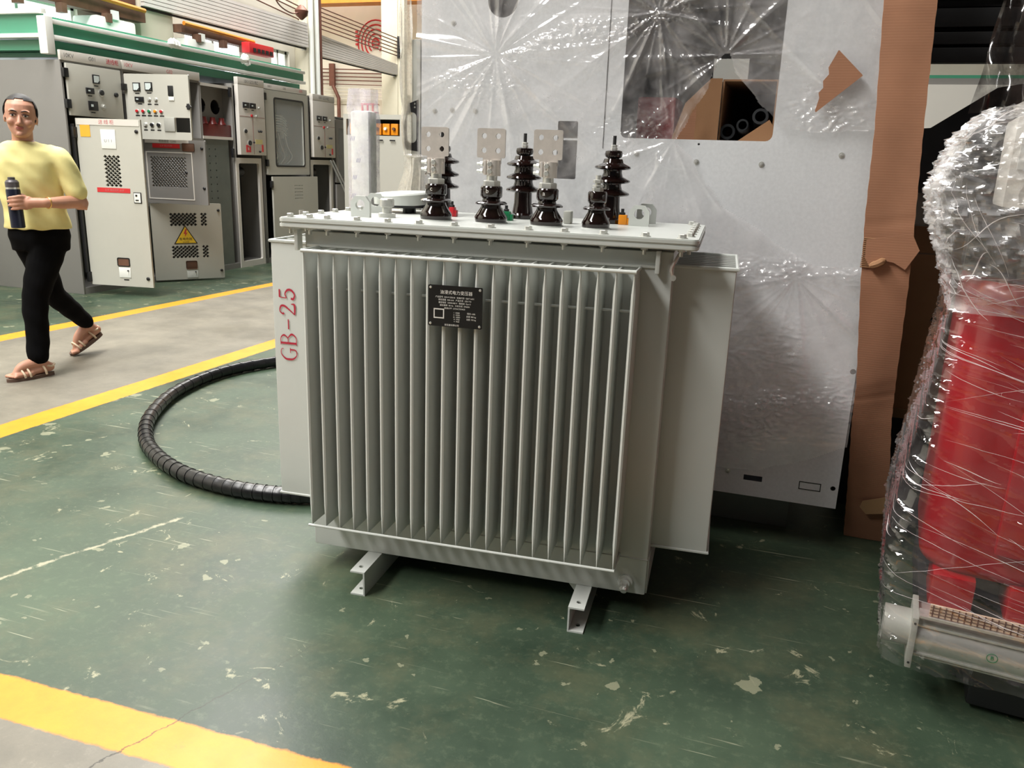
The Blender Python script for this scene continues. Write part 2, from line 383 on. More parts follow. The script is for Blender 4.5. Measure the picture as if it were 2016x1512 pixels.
# ribbed busbar trunking between the pillars
def trunk(name, label, y0, y1, z00, z01, z10, z11, x, n=7):
    t = thing(name, label, 'trunking', (x, y0, z00), group=None)
    for i in range(n):
        a0 = z00+(z01-z00)*i/n; a1 = z00+(z01-z00)*(i+.84)/n; b0 = z10+(z11-z10)*i/n; b1 = z10+(z11-z10)*(i+.84)/n
        bm = NB(); v = [bm.verts.new(p) for p in ((x, y0, a0), (x, y1, b0), (x, y1, b1), (x, y0, a1), (x-.05, y0, a0), (x-.05, y1, b0), (x-.05, y1, b1), (x-.05, y0, a1))]
        for q in ((0, 1, 2, 3), (7, 6, 5, 4), (0, 4, 5, 1), (1, 5, 6, 2), (2, 6, 7, 3), (3, 7, 4, 0)): bm.faces.new([v[k] for k in q])
        bmesh.ops.recalc_face_normals(bm, faces=bm.faces[:]); obj('slat', bm, corksteel, t)
    bm = NB(); v = [(x-.06, y0, z00-.02), (x-.06, y1, z10-.02)]
    tube(bm, v, .018, 6); obj('lower_rail', bm, dark, t)
    bm = NB()
    for yy in (y0+.03, y1-.03):
        bm = NB(); zz0, zz1 = (z00, z01) if yy < (y0+y1)/2 else (z10, z11); box(bm, x-.12, x-.055, yy-.03, yy+.03, zz0-.05, zz1+.02); obj('bracket', bm, corksteel, t)
    return t
trunk('busbar_trunking', 'white ribbed trunking on the wall above the two bright windows', 9.72, 13.8, 3.2, 3.62, 3.208, 3.621, -8.66, 8)
trunk('busbar_trunking', 'pale ribbed trunking running from the conduit pillar to the far pillar', 14.45, 18.1, 3.19, 3.6, 3.19, 3.42, -9, 8)
trunk('busbar_trunking', 'pale ribbed trunking at the top left, left of the wall pillar', 6.5, 9.66, 3.2, 3.62, 3.2, 3.62, -8.66, 8) if False else None
t = thing('overhead_wires', 'bundle of six dark bare wires strung above the pale trunking', 'wires', (-9, 12.5, 3.7))
for i in range(6):
    z0 = 3.66+i*.075; pts = [(-8.8, 9.5, z0+.36), (-8.9, 14.4, z0), (-9, 18.2, z0-.06)]
    if i in (1, 4): pts = pts[1:]
    bm = NB(); tube(bm, pts, .012, 5); obj('wire', bm, rust, t)
for (yy, za, zb) in ((14.42, 3.62, 4.1), (18.08, 3.55, 4.02)):
    bm = NB(); box(bm, -8.99, -8.93, yy-.02, yy+.02, za, zb)
    for i in range(6): lathe(bm, [(.02, -.02), (.04, 0), (.02, .02)], 8, Matrix.Translation((-8.93, yy, za+.05+i*.075)))
    obj('insulator_bracket', bm, dark, t)
# pipes on the end wall
t = thing('wall_pipes', 'rows of thin brownish pipes running level along the far wall', 'pipes', (-11.4, 19.9, 3.2))
for i, z in enumerate((3.52, 3.43, 3.34, 3.25, 3.15, 3.06, 2.97, 2.88, 2.79)):
    bm = NB(); tube(bm, [(-13.5, 19.9, z+.03), (-11.8, 19.9, z+.0), (-10.3, 19.9, z-.03)], .014 if i < 4 else .010, 6); obj('pipe', bm, rust if i < 5 else pillarm, t)
bm = NB(); box(bm, -11.85, -11.7, 19.82, 19.9, 3.1, 3.65); tube(bm, [(-11.75, 19.85, 3.1), (-11.6, 19.86, 2.8), (-11.6, 19.86, 2.2)], .05, 8); obj('clamp_bracket', bm, rust, t)
# red emblem of nested arcs painted on the end wall (flat sign)
t = thing('wall_emblem', 'round red emblem of nested arcs on the far wall behind the wires', 'sign', (-10.62, 19.95, 4.25))
for i in range(5):
    r = .1+.1*i; bm = NB(); pts = []
    a0 = -55 if i else -40
    for k_ in range(25):
        a = math.radians(a0+(180-2*a0)*k_/24); pts.append((-10.55+r*math.cos(a), 19.96, 4.15+1.1*r*math.sin(a)))
    tube(bm, pts, .018, 4); obj('arc', bm, redsign, t)
for z in (4.02, 4.1, 4.18): bm = NB(); box(bm, -10.62, -10.48, 19.94, 19.98, z, z+.035); obj('bar', bm, redsign, t)
for z in (4.1, 4.2, 4.3, 4.4): bm = NB(); box(bm, -11.12, -11.06, 19.94, 19.98, z, z+.05); obj('bar', bm, redsign, t)
bm = NB(); box(bm, -14.4, 9, 19.0, 19.35, 5.0, 5.9); box(bm, -14.4, 9, 18.95, 19.4, 4.93, 5.0); obj('crane_beam', bm, orange, label='orange overhead crane beam across the top of the far wall', cat='crane beam', loc=(-10, 19.2, 5))
# far-wall door frame and small red rack
bm = NB(); plate(bm, rrect(-12.1, -10.35, 0, 2.75), [rrect(-12.0, -10.45, .02, 2.65)], XZ(19.98), .05); struct('door_1', bm, pillarm)
bm = NB(); box(bm, -9.9, -9.6, 19.8, 20, 0, 2.9)
obj('wall_duct', bm, pillarm, label='plain beige duct standing against the far wall right of the pipes', cat='duct', loc=(-9.75, 19.9, 0))
t = thing('red_rack', 'small red metal rack standing by the far wall behind the wrapped post', 'rack', (-10.5, 19.6, 0))
for z in (2.25, 2.42, 2.62):
    bm = NB(); box(bm, -10.75, -10.34, 19.5, 19.7, z, z+.03); obj('shelf', bm, redsign, t)
for x in (-10.7, -10.55, -10.4):
    bm = NB(); box(bm, x-.02, x+.02, 19.48, 19.52, 0, 2.65); obj('post', bm, redsign, t)
# brown gantry pieces and boxes at upper left
t = thing('brown_gantry_rail', 'rust brown rail with an orange pipe along the wall above the green canopy', 'rail', (-8.6, 9, 2.98))
bm = NB(); box(bm, -8.75, -8.6, 7.0, 9.66, 2.97, 3.14); obj('rail', bm, brownm, t); bm = NB(); box(bm, -8.75, -8.6, 10.36, 11.9, 2.96, 3.07); obj('rail', bm, brownm, t)
bm = NB(); tube(bm, [(-8.55, 7.2, 3.2), (-8.55, 9.6, 3.11)], .03, 8); obj('pipe', bm, orange, t); bm = NB(); tube(bm, [(-8.55, 10.36, 3.08), (-8.55, 12.0, 3.05)], .03, 8); obj('pipe', bm, orange, t)
for y in (7.6, 8.2, 8.9, 10.6, 11.2, 11.7): bm = NB(); box(bm, -8.62, -8.52, y, y+.08, 2.86, 2.97); obj('hanger', bm, brownm, t)
bm = NB(); box(bm, -8.97, -8.75, 6.6, 9.66, 3.2, 3.9); struct('trim_4', bm, brownm)
for i, (y0, y1, z0, z1, lab) in enumerate(((8.75, 9.42, 2.3, 2.93, 'cream wall box left of the wall pillar above the green canopy'), (10.42, 11.02, 2.3, 2.9, 'cream wall box right of the wall pillar beside the bright window'))):
    t = thing('wall_unit', lab, 'wall box', (-8.6, y0, z0), group=None)
    bm = NB(); box(bm, -8.95, -8.55, y0, y1, z0, z1, .04); obj('housing', bm, white, t)
    bm = NB(); box(bm, -8.56, -8.53, y0+.25, y0+.36, z1-.02, z1+.09); obj('lamp_block', bm, white, t)
t = thing('string_pulley_block', 'rusty hook block hanging from the orange beam at the top', 'hook', (-8.6, 13.2, 3.8))
bm = NB(); lathe(bm, [(.02, -.12), (.1, -.05), (.12, .03), (.03, .12)], 12, Matrix.Translation((-8.5, 13.35, 3.72))); obj('block', bm, rust, t)
bm = NB(); tube(bm, spline([(-8.5, 13.35, 3.72), (-8.5, 13.0, 3.66), (-8.5, 12.6, 3.78), (-8.5, 12.4, 4.2)]), .012, 5); obj('cord', bm, rust, t)
t = thing('red_hoist_box', 'red slotted crane control box hanging below the trunking by the windows', 'hoist box', (-8.5, 11.9, 2.9))
bm = NB(); box(bm, -8.5, -8.35, 11.6, 12.25, 2.84, 3.0, .01); obj('body', bm, redsign, t)
for i in range(5): bm = NB(); box(bm, -8.34, -8.33, 11.68+i*.11, 11.75+i*.11, 2.86, 2.92); obj('slot', bm, black, t)

# ================================================================ GREEN CANOPY (top of the cabinet row)
t = thing('green_canopy', 'long green canopy with white edge strips above the row of grey cabinets', 'canopy', (-6.1, 5.7, 2.0))
CX, CY0, CY1 = -6.13, 5.70, 9.62
bm = NB(); box(bm, CX-.02, CX, CY0+.04, CY1, 2.22, 2.32); obj('fascia_panel', bm, green, t)
bm = NB(); box(bm, -9, CX-.04, CY0+.02, CY0+.04, 2.225, 2.39); obj('end_fascia_panel', bm, green, t)
bm = NB(); box(bm, CX-.03, CX+.03, CY0-.02, CY1, 2.31, 2.345, .005); obj('upper_strip', bm, white, t)
bm = NB(); box(bm, CX-.03, CX+.035, CY0-.02, CY1, 2.185, 2.22, .005); obj('lower_strip', bm, white, t)
bm = NB(); box(bm, -9, CX, CY0-.02, CY0+.03, 2.38, 2.42, .005); obj('end_upper_strip', bm, white, t)
bm = NB(); box(bm, -9, CX, CY0-.02, CY0+.03, 2.19, 2.225, .005); obj('end_lower_strip', bm, white, t)
bm = NB(); box(bm, CX-.05, CX+.04, CY0-.03, CY0+.05, 2.06, 2.36, .006); obj('corner_post', bm, white, t)
bm = NB(); box(bm, -8.9, CX-.06, CY0+.06, CY1, 2.10, 2.185); obj('underside', bm, green, t)
bm = NB(); box(bm, -9, CX-.03, CY0+.06, CY1, 2.35, 2.37); obj('roof_sheet', bm, green, t)
bm = NB(); box(bm, -9, CX-.08, 5.9, 5.92, 2.06, 2.19); obj('back_green_panel', bm, green, t)
bm = NB(); box(bm, -9, CX-.1, 5.86, 5.90, 2.10, 2.14); obj('middle_strip', bm, white, t)
for y in (6.0, 9.5):
    bm = NB(); box(bm, -8.95, -8.85, y, y+.1, 0, 2.1); obj('canopy_post', bm, white, t)
for i, y in enumerate((7.22, 8.42)):
    bm = NB()
    for k_ in range(5): lathe(bm, [(.0, -.03), (.04, -.01), (.03, .03), (0, .05)], 7, Matrix.Translation((-6.1+rng.normal(0, .02), y+rng.normal(0, .04), 2.35+rng.normal(0, .02))))
    obj('crumpled_film_scrap', bm, white, label=('crumpled white film scrap on the canopy edge nearer the woman', 'crumpled white film scrap on the canopy edge above the narrow cabinet')[i], cat='scrap', loc=(-6.1, y, 2.33))

# ================================================================ SWITCHGEAR CABINETS
FX = -6.04
Mf = basis((FX, 0, 0), (0, 1, 0), (0, 0, 1))    # face looking +X : u=y v=z
def diamonds(u0, u1, v0, v1, nu, nv, r=None, skip=None):
    """two interleaved rows of diamond vent holes"""
    du = (u1-u0)/nu; dv = (v1-v0)/nv; out = []
    for j in range(nv*2-1):
        for i in range(nu-(j % 2)):
            c = (u0+du*(i+.5+(.5 if j % 2 else 0)), v0+dv*(j/2+.5))
            if skip and skip(*c): continue
            a, b = du*.46, dv*.46
            out.append([(c[0]-a, c[1]), (c[0], c[1]-b), (c[0]+a, c[1]), (c[0], c[1]+b)])
    return out
def onface(bm, Mx, u0, u1, v0, v1, d0, d1, bev=0, mi=0): return box(bm, u0, u1, v0, v1, d0, d1, bev, Mx, mi)
def meter(par, Mx, u, v, s=.055):
    bm = NB(); onface(bm, Mx, u-s/2, u+s/2, v-s/2, v+s/2, 0, .012, .002); mo = obj('meter', bm, black, par)
    bm = NB(); onface(bm, Mx, u-s*.38, u+s*.38, v-s*.38, v+s*.38, .012, .014); obj('dial', bm, meterglass, mo)
    bm = NB(); nb_ = Mx @ Matrix.Translation((u+s*.3, v-s*.3, .0135)) @ Matrix.Rotation(.78, 4, 'Z'); box(bm, -s*.2, s*.2, -s*.06, s*.06, 0, .002, 0, nb_); obj('dial_wedge', bm, black, mo)
    bm = NB(); onface(bm, Mx, u-s*.3, u+s*.3, v-s*.82, v-s*.7, 0, .002); obj('tag', bm, black, par)
def blackbox(par, Mx, u, v, a, b, nm='instrument'):
    bm = NB(); onface(bm, Mx, u-a/2, u+a/2, v-b/2, v+b/2, 0, .014, .002); o = obj(nm, bm, black, par)
    bm = NB(); onface(bm, Mx, u-a*.3, u-a*.05, v-b*.1, v+b*.15, .014, .016); obj('display', bm, meterglass, o)
    bm = NB(); onface(bm, Mx, u-.022, u+.022, v-b/2-.022, v-b/2-.012, 0, .002); obj('tag', bm, black, par)
def knob(par, Mx, u, v, r=.014, mt=None, nm='button', ring=True):
    bm = NB()
    if ring: lathe(bm, [(r*1.35, 0), (r*1.35, .004), (r*1.1, .006)], 14, Mx @ Matrix.Translation((u, v, 0)))
    o = obj(nm, bm, zinc, par) if ring else None
    bm = NB(); lathe(bm, [(r, 0), (r, .014), (r*.8, .018)], 14, Mx @ Matrix.Translation((u, v, .001))); obj('cap', bm, mt or redpl, o or par)
def hinge(par, x, y, z, w=.05, h=.075):
    bm = NB(); box(bm, x, x+.03, y-w/2, y+w/2, z-h/2, z+h/2, .004); obj('hinge', bm, black, par)
def latch(par, Mx, u, v, r=.016):
    bm = NB(); lathe(bm, [(r, 0), (r, .008), (r*.6, .012)], 12, Mx @ Matrix.Translation((u, v, 0))); obj('latch', bm, black, par)
def shell(name, lab, y0, y1, z0, z1, side=cabside, open_=None, depth=1.1, top_strip=True, grp='switchgear cabinets in a row'):
    t = thing(name, lab, 'cabinet', (FX-depth/2, (y0+y1)/2, 0), group=grp)
    th = .02
    bm = NB(); box(bm, FX-depth, FX, y0, y0+th, 0, z1, .003); obj('side_panel', bm, side, t)
    bm = NB(); box(bm, FX-depth, FX, y1-th, y1, 0, z1, .003); obj('side_panel', bm, side, t)
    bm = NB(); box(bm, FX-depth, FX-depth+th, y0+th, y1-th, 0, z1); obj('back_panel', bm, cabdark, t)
    bm = NB(); box(bm, FX-depth, FX, y0+th, y1-th, z1-th, z1); obj('top_panel', bm, side, t)
    bm = NB(); box(bm, FX-depth, FX, y0+th, y1-th, 0, .06); obj('plinth', bm, side, t)
    return t
def header(par, y0, y1, z0, z1, words):
    bm = NB(); box(bm, FX-.015, FX+.012, y0, y1, z0, z1, .003); h = obj('header_strip', bm, cabwhite, par)
    for s, u, mt in words:
        bm = NB(); text_bm(bm, s, Mf @ Matrix.Translation((u, (z0+z1)/2, .0125)), (z1-z0)*.62, .0004, 'LEFT'); obj('lettering', bm, mt, h, smooth=0)
# --- door geometry: hinge point H (x,y), open direction angle, u along door, outer face normal towards camera
def doorM(hx, hy, ox, oy):
    u = Vector((ox-hx, oy-hy, 0)); return basis((hx, hy, 0), u, (0, 0, 1)), u.length

# cabinet 1 (nearest)
c1 = shell('switchgear_cabinet', 'nearest grey cabinet with long lower door swung open and meters above', 5.73, 6.41, 0, 2.02)
header(c1, 5.73, 6.41, 2.02, 2.10, [('10KV', 5.76, greyprint), ('G01', 6.03, greyprint), ('进线柜', 6.23, redtxt)])
bm = NB(); onface(bm, Mf, 5.77, 6.38, 1.57, 2.0, 0, .022, .003); d = obj('upper_door', bm, cab, c1)
meter(c1, Mf @ Matrix.Translation((0, 0, .022)), 6.08, 1.895, .075); 
Mf2 = Mf @ Matrix.Translation((0, 0, .022))
blackbox(c1, Mf2, 6.0, 1.79, .085, .05); knob(c1, Mf2, 6.13, 1.785, .024, black, 'selector_switch', True)
blackbox(c1, Mf2, 6.02, 1.665, .10, .08); knob(c1, Mf2, 6.14, 1.665, .018, graypl, 'key_switch')
knob(c1, Mf2, 6.30, 1.78, .02, black, 'handle', False)
hinge(c1, FX+.0, 5.76, 1.92); hinge(c1, FX, 5.76, 1.665); hinge(c1, FX+.01, 5.79, 1.43, .06, .09); hinge(c1, FX+.01, 5.80, .16, .06, .09)
bm = NB(); box(bm, FX+.005, FX+.03, 5.765, 5.785, .2, 1.5); obj('hinge_rod', bm, black, c1)
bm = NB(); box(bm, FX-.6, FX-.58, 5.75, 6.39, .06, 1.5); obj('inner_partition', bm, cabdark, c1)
# long lower door
Md, W = doorM(FX+.03, 5.80, -5.40, 5.90); Z0, Z1 = .09, 1.55
bm = NB(); plate(bm, rrect(0, W, Z0, Z1), [q for q in diamonds(.235, .40, .97, 1.25, 4, 8)]+[], Md, .02)
d = obj('open_lower_door', bm, cab, c1, label='long lower door swung open')
bm = NB(); onface(bm, Md, .22, .415, .95, 1.27, -.026, -.021); obj('vent_shade_plate', bm, dark, d)  # added dark plate, shade colour seen through the vent holes
bm = NB(); onface(bm, Md, .01, W-.01, Z1-.055, Z1-.005, 0, .004); h = obj('title_strip', bm, cabwhite, d)
bm = NB(); text_bm(bm, '进 线 柜', Md @ Matrix.Translation((W*.48, Z1-.03, .0045)), .042, .0004); obj('lettering', bm, pinktxt, d, smooth=0)
bm = NB(); onface(bm, Md, .04, .135, Z1-.155, Z1-.055, 0, .003); obj('amber_sticker', bm, amber, d)
bm = NB(); onface(bm, Md, .235, .375, 1.30, 1.46, 0, .006, .003); obj('white_notice', bm, white, d)
bm = NB(); text_bm(bm, 'U 1 1', Md @ Matrix.Translation((.305, 1.365, .0065)), .035, .0004); obj('lettering', bm, greyprint, d, smooth=0)
bm = NB(); onface(bm, Md, .15, .47, .925, .965, 0, .003); obj('red_warning_strip', bm, redsign, d)
bm = NB(); text_bm(bm, '止步 高压危险 止步', Md @ Matrix.Translation((.32, .945, .0035)), .022, .0004); obj('lettering', bm, pinktxt, d, smooth=0)
bm = NB(); onface(bm, Md, .50, .575, .84, .935, 0, .006, .003); q = obj('lock_plate', bm, black, d)
bm = NB(); onface(bm, Md, .507, .568, .847, .928, .006, .009); obj('lock_face', bm, white, d)
bm = NB(); onface(bm, Md, .522, .54, .90, .915, .009, .012); obj('lock_print', bm, black, d); bm = NB(); onface(bm, Md, .52, .55, .862, .872, .009, .012); obj('lock_print', bm, black, d)
bm = NB(); plate(bm, rrect(.28, .405, .27, .35, .015), [rrect(.288, .397, .278, .342, .01)], Md @ Matrix.Translation((0, 0, .006)), .006); obj('window_frame', bm, black, d)
bm = NB(); onface(bm, Md, .288, .397, .278, .342, .0, .003); obj('inspection_window', bm, brownm, d)
bm = NB(); onface(bm, Md, .29, .405, .17, .262, 0, .005, .002); obj('white_lock_cover', bm, white, d)
knob(d if False else c1, Md, .385, .235, .006, black, 'lock_dot', False)
bm = NB(); onface(bm, Md, .33, .38, .145, .155, 0, .002); obj('tag', bm, black, d)
latch(c1, Md, W-.04, Z1-.10); latch(c1, Md, W-.045, Z0+.08)

# cabinet 2: three open doors
c2 = shell('switchgear_cabinet', 'second grey cabinet from the left with three doors swung open, one with a triangle sign', 6.42, 7.49, 0, 2.02)
header(c2, 6.42, 7.49, 2.02, 2.10, [('10KV', 6.44, pinktxt), ('G02', 7.0, pinktxt)])
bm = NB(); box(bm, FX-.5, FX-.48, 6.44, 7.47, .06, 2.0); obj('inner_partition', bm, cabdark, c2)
bm = NB(); box(bm, FX-.5, FX, 6.44, 7.47, 1.41, 1.44); box(bm, FX-.5, FX, 6.44, 7.47, .76, .79); obj('shelf', bm, cabside, c2)
Md, W = doorM(FX+.02, 6.42, -5.36, 6.50); Z0, Z1 = 1.40, 1.98
bm = NB(); plate(bm, rrect(0, W, Z0, Z1, .01), [rrect(.50, .655, 1.47, 1.60), ], Md, .02)
d = obj('open_upper_door', bm, cab, c2, label='upper door with meters and lamps')
meter(c2, Md, .13, 1.865, .075); meter(c2, Md, .255, 1.87, .075); blackbox(c2, Md, .15, 1.755, .09, .045)
for i, mt in enumerate((redpl, redpl, greenp, orangep, redpl)):
    knob(c2, Md, .115+i*.063, 1.65, .014, mt, 'indicator_lamp'); bm = NB(); onface(bm, Md, .095+i*.063, .14+i*.063, 1.606, 1.616, 0, .002); obj('tag', bm, black, c2)
for u in (.25, .32): knob(c2, Md, u, 1.755, .014, graypl, 'key_switch'); bm = NB(); onface(bm, Md, u-.02, u+.02, 1.708, 1.718, 0, .002); obj('tag', bm, black, c2)
bm = NB(); onface(bm, Md, .455, .505, 1.79, 1.88, 0, .012, .002); obj('instrument', bm, black, c2)
bm = NB(); onface(bm, Md, .455, .512, 1.75, 1.785, 0, .008, .002); obj('terminal_label', bm, white, c2)
bm = NB(); onface(bm, Md, .39, .50, 1.475, 1.60, 0, .01, .003); obj('handle_plate', bm, graypl, c2)
for u in (.19, .26, .33): knob(c2, Md, u, 1.53, .017, black if u > .2 else graypl, 'rotary_switch'); bm = NB(); onface(bm, Md, u-.02, u+.02, 1.478, 1.488, 0, .002); obj('tag', bm, black, c2)
bm = NB(); lathe(bm, [(.028, 0), (.028, .01)], 4, Md @ Matrix.Translation((.655, 1.70, 0))); lathe(bm, [(.03, 0), (.03, .012)], 3, Md @ Matrix.Translation((.655, 1.70, 0))); obj('latch', bm, black, c2)
hinge(c2, FX+.02, 6.40, 1.86, .05, .06)
bm = NB(); box(bm, FX+.0, FX+.02, 6.39, 6.415, 1.5, 1.8); obj('cable_chain', bm, dark, c2)
Md, W = doorM(FX+.02, 6.60, -5.35, 6.66); Z0, Z1 = .80, 1.405
bm = NB(); plate(bm, rrect(0, W, Z0, Z1, .01), diamonds(.06, .46, .95, 1.25, 12, 9), Md, .02)
d = obj('open_middle_door', bm, cabside, c2, label='middle door with vented panel')
bm = NB(); onface(bm, Md, .02, .12+.38, Z1-.035, Z1-.003, 0, .003); obj('title_strip', bm, cabwhite, d)
bm = NB(); text_bm(bm, '断路器室  G300', Md @ Matrix.Translation((.27, Z1-.018, .0035)), .028, .0004); obj('lettering', bm, greyprint, d, smooth=0)
bm = NB(); onface(bm, Md, .10, .40, 1.325, 1.365, 0, .003); obj('red_warning_strip', bm, redsign, d)
bm = NB(); text_bm(bm, '止步 高压危险', Md @ Matrix.Translation((.25, 1.345, .0035)), .022, .0004); obj('lettering', bm, pinktxt, d, smooth=0)
bm = NB(); onface(bm, Md, .43, .56, 1.30, 1.375, 0, .006, .01); obj('inspection_window', bm, brownm, d)
bm = NB(); plate(bm, rrect(.02, .53, .84, 1.29), [rrect(.03, .52, .85, 1.28)], Md @ Matrix.Translation((0, 0, .004)), .004); obj('panel_edge', bm, cabwhite, d)
latch(c2, Md, .455, 1.10, .012); latch(c2, Md, .64, 1.33, .014); latch(c2, Md, .64, .96, .014)
Md, W = doorM(FX+.02, 6.62, -5.60, 7.16); Z0, Z1 = .02, .79
def tri_skip(u, v): return abs(u-.36) < .11 and .30 < v < .56
bm = NB(); plate(bm, rrect(0, W, Z0, Z1, .01), diamonds(.17, .44, .56, .70, 7, 4)+diamonds(.17, .44, .235, .37, 7, 4)+diamonds(.47, .54, .56, .70, 2, 4)+diamonds(.47, .54, .235, .37, 2, 4), Md, .02)
d = obj('open_lower_door', bm, cab, c2, label='lower door with yellow triangle sign')
bm = NB(); onface(bm, Md, .15, .56, .22, .72, -.026, -.021); obj('vent_shade_plate', bm, dark, d)  # dark plate added here too so the holes look black
bm = NB(); plate(bm, [(.20, .385), (.43, .385), (.315, .575)], [], Md @ Matrix.Translation((0, 0, .004)), .004); obj('triangle_border', bm, black, d)
bm = NB(); plate(bm, [(.215, .393), (.415, .393), (.315, .558)], [], Md @ Matrix.Translation((0, 0, .006)), .002); obj('triangle_sign', bm, yellow, d, label='yellow danger triangle')
bm = NB(); plate(bm, [(.318, .535), (.295, .485), (.313, .49), (.306, .455), (.335, .50), (.318, .497), (.332, .535)], [], Md @ Matrix.Translation((0, 0, .0075)), .001); obj('lightning_mark', bm, redsign, d)
bm = NB(); text_bm(bm, '有电危险', Md @ Matrix.Translation((.315, .432, .0065)), .032, .0004); text_bm(bm, 'DANGER', Md @ Matrix.Translation((.315, .403, .0065)), .016, .0004); obj('lettering', bm, black, d, smooth=0)
bm = NB(); onface(bm, Md, .30, .41, .125, .21, 0, .006, .012); obj('inspection_window', bm, brownm, d)
bm = NB(); onface(bm, Md, .305, .415, .035, .115, 0, .005, .002); obj('white_lock_cover', bm, white, d)
for v in (.72, .10): latch(c2, Md, W-.03, v, .014)
knob(c2, Md, .39, .095, .006, black, 'lock_dot', False)

# cabinet 3: open upper compartment with two dark bores and a maroon insulator block, perforated side
c3 = shell('switchgear_cabinet', 'third cabinet, open compartment with two dark round bores over a maroon block', 7.49, 8.03, 0, 2.0)
bm = NB(); plate(bm, rrect(7.51, 8.01, 1.45, 1.98), [circ(7.64, 1.79, .078, 24), circ(7.88, 1.785, .078, 24)], Mf @ Matrix.Translation((0, 0, -.12)), .015); obj('bore_plate', bm, cabside, c3)
for y in (7.64, 7.88):
    bm = NB(); lathe(bm, [(.078, 0), (.078, -.25)], 24, Mf @ Matrix.Translation((y, 1.788, -.12)), cap=False); obj('bore_tube', bm, dark, c3)
    bm = NB(); lathe(bm, [(.078, -.2), (.07, -.22)], 24, Mf @ Matrix.Translation((y, 1.788, -.1))); obj('bore_bottom', bm, black, c3)
bm = NB(); onface(bm, Mf, 7.51, 8.01, 1.46, 1.60, -.12, -.02, .01)
for y in (7.6, 7.75, 7.9): lathe(bm, [(.05, 0), (.03, .04), (.03, .07)], 12, Matrix.Translation((FX-.06, y, 1.60)))
obj('maroon_insulator', bm, mat('maroon_epoxy', (92, 28, 26), .35, 0, .2), c3)
holes = [circ(u, v, .009, 6) for v in np.arange(.06, 1.36, .075) for u in (7.60, 7.70)]
bm = NB(); plate(bm, rrect(7.50, 7.93, 0, 1.45), holes, Mf @ Matrix.Translation((0, 0, -.01)), .01); obj('perforated_post', bm, cabdark, c3)
bm = NB(); box(bm, FX-.02, FX+.005, 7.50, 8.0, 1.44, 1.47); box(bm, FX-.02, FX+.005, 7.50, 8.0, 1.98, 2.01); obj('cross_rail', bm, cabwhite, c3)
# cabinet 4: narrow control panel swung out over an open frame
c4 = shell('switchgear_cabinet', 'fourth cabinet, narrow control panel with a red square sticker over an open empty frame', 8.03, 8.56, 0, 2.05)
def control(c, y0, y1, z0, z1, sticker, hdr):
    Mc = Mf @ Matrix.Translation((0, 0, .05)); w_ = y1-y0
    bm = NB(); onface(bm, Mc, y0, y1, z0, z1, -.05, 0, .004); d = obj('control_panel', bm, cabwhite, c)
    header2 = NB(); onface(header2, Mc, y0, y1, z1, z1+.075, -.05, .002, .003); obj('header_strip', header2, cabwhite, c)
    bm = NB(); text_bm(bm, hdr, Mc @ Matrix.Translation(((y0+y1)/2, z1+.035, .0025)), .05, .0004, sx=.8); obj('lettering', bm, greyprint, d, smooth=0)
    zm = z0+(z1-z0)*.55
    bm = NB(); onface(bm, Mc, y0+.01, y1-.01, zm, zm+.004, 0, .002); onface(bm, Mc, y0+w_*.5, y0+w_*.51, z0+.01, zm, 0, .002); obj('seam', bm, mat('maroon_line', (130, 70, 66), .5) if 'maroon_line' not in bpy.data.materials else bpy.data.materials['maroon_line'], d)
    blackbox(c, Mc, y0+w_*.26, z1-.22, .11, .06); blackbox(c, Mc, y0+w_*.52, z1-.22, .10, .06)
    knob(c, Mc, y0+w_*.75, z1-.235, .014, graypl, 'key_switch')
    knob(c, Mc, y0+w_*.45, z1-.33, .017, redpl, 'indicator_lamp'); knob(c, Mc, y0+w_*.63, z1-.33, .015, graypl, 'key_switch')
    for u, v, r_ in ((.2, .62, .022), (.72, .64, .012), (.80, .64, .012), (.34, .32, .028), (.50, .34, .01), (.72, .10, .012)): knob(c, Mc, y0+w_*u, z0+(zm-z0)*v, r_, black, 'rotary_switch', r_ > .02)
    bm = NB(); onface(bm, Mc, y0+w_*.58, y0+w_*.85, z0+(zm-z0)*.30, z0+(zm-z0)*.42, 0, .003); obj('yellow_label', bm, mat('dull_yellow_label', (196, 186, 128), .6) if 'dull_yellow_label' not in bpy.data.materials else bpy.data.materials['dull_yellow_label'], d)
    if sticker:
        bm = NB(); plate(bm, rrect(y0+w_*.2, y0+w_*.38, z0+.03, z0+.11), [rrect(y0+w_*.26, y0+w_*.32, z0+.055, z0+.085)], Mc @ Matrix.Translation((0, 0, .003)), .003); obj('red_square_sticker', bm, redsign, d)
    bm = NB(); onface(bm, Mc, y0+w_*.82, y0+w_*.88, z0+.04, z0+.12, 0, .003); obj('red_tag', bm, redsign, d)
    return d
control(c4, 8.07, 8.555, 1.285, 2.05, True, '10KV GO3 PEC')
def openframe(c, y0, y1, z1, back):
    bm = NB(); plate(bm, rrect(y0, y1, 0, z1), [rrect(y0+.05, y1-.05, .07, z1-.06, .02)], Mf @ Matrix.Translation((0, 0, .01)), .03); obj('door_frame', bm, cabwhite, c)
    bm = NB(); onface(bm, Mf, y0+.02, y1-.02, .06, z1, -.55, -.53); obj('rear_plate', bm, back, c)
    bm = NB(); cyl(bm, (FX-.12, y0+.05, z1-.16), (FX-.12, y0+.25, z1-.16), .055, n=18); obj('black_drum', bm, black, c)
    hs = [circ(u, v, .007, 6) for v in np.arange(.12, z1-.1, .09) for u in (y1-.16, y1-.10)]
    bm = NB(); plate(bm, rrect(y1-.2, y1-.06, .06, z1-.03), hs, Mf @ Matrix.Translation((0, 0, -.25)), .008); obj('perforated_rail', bm, dark, c)
openframe(c4, 8.02, 8.5, 1.25, cabdark)
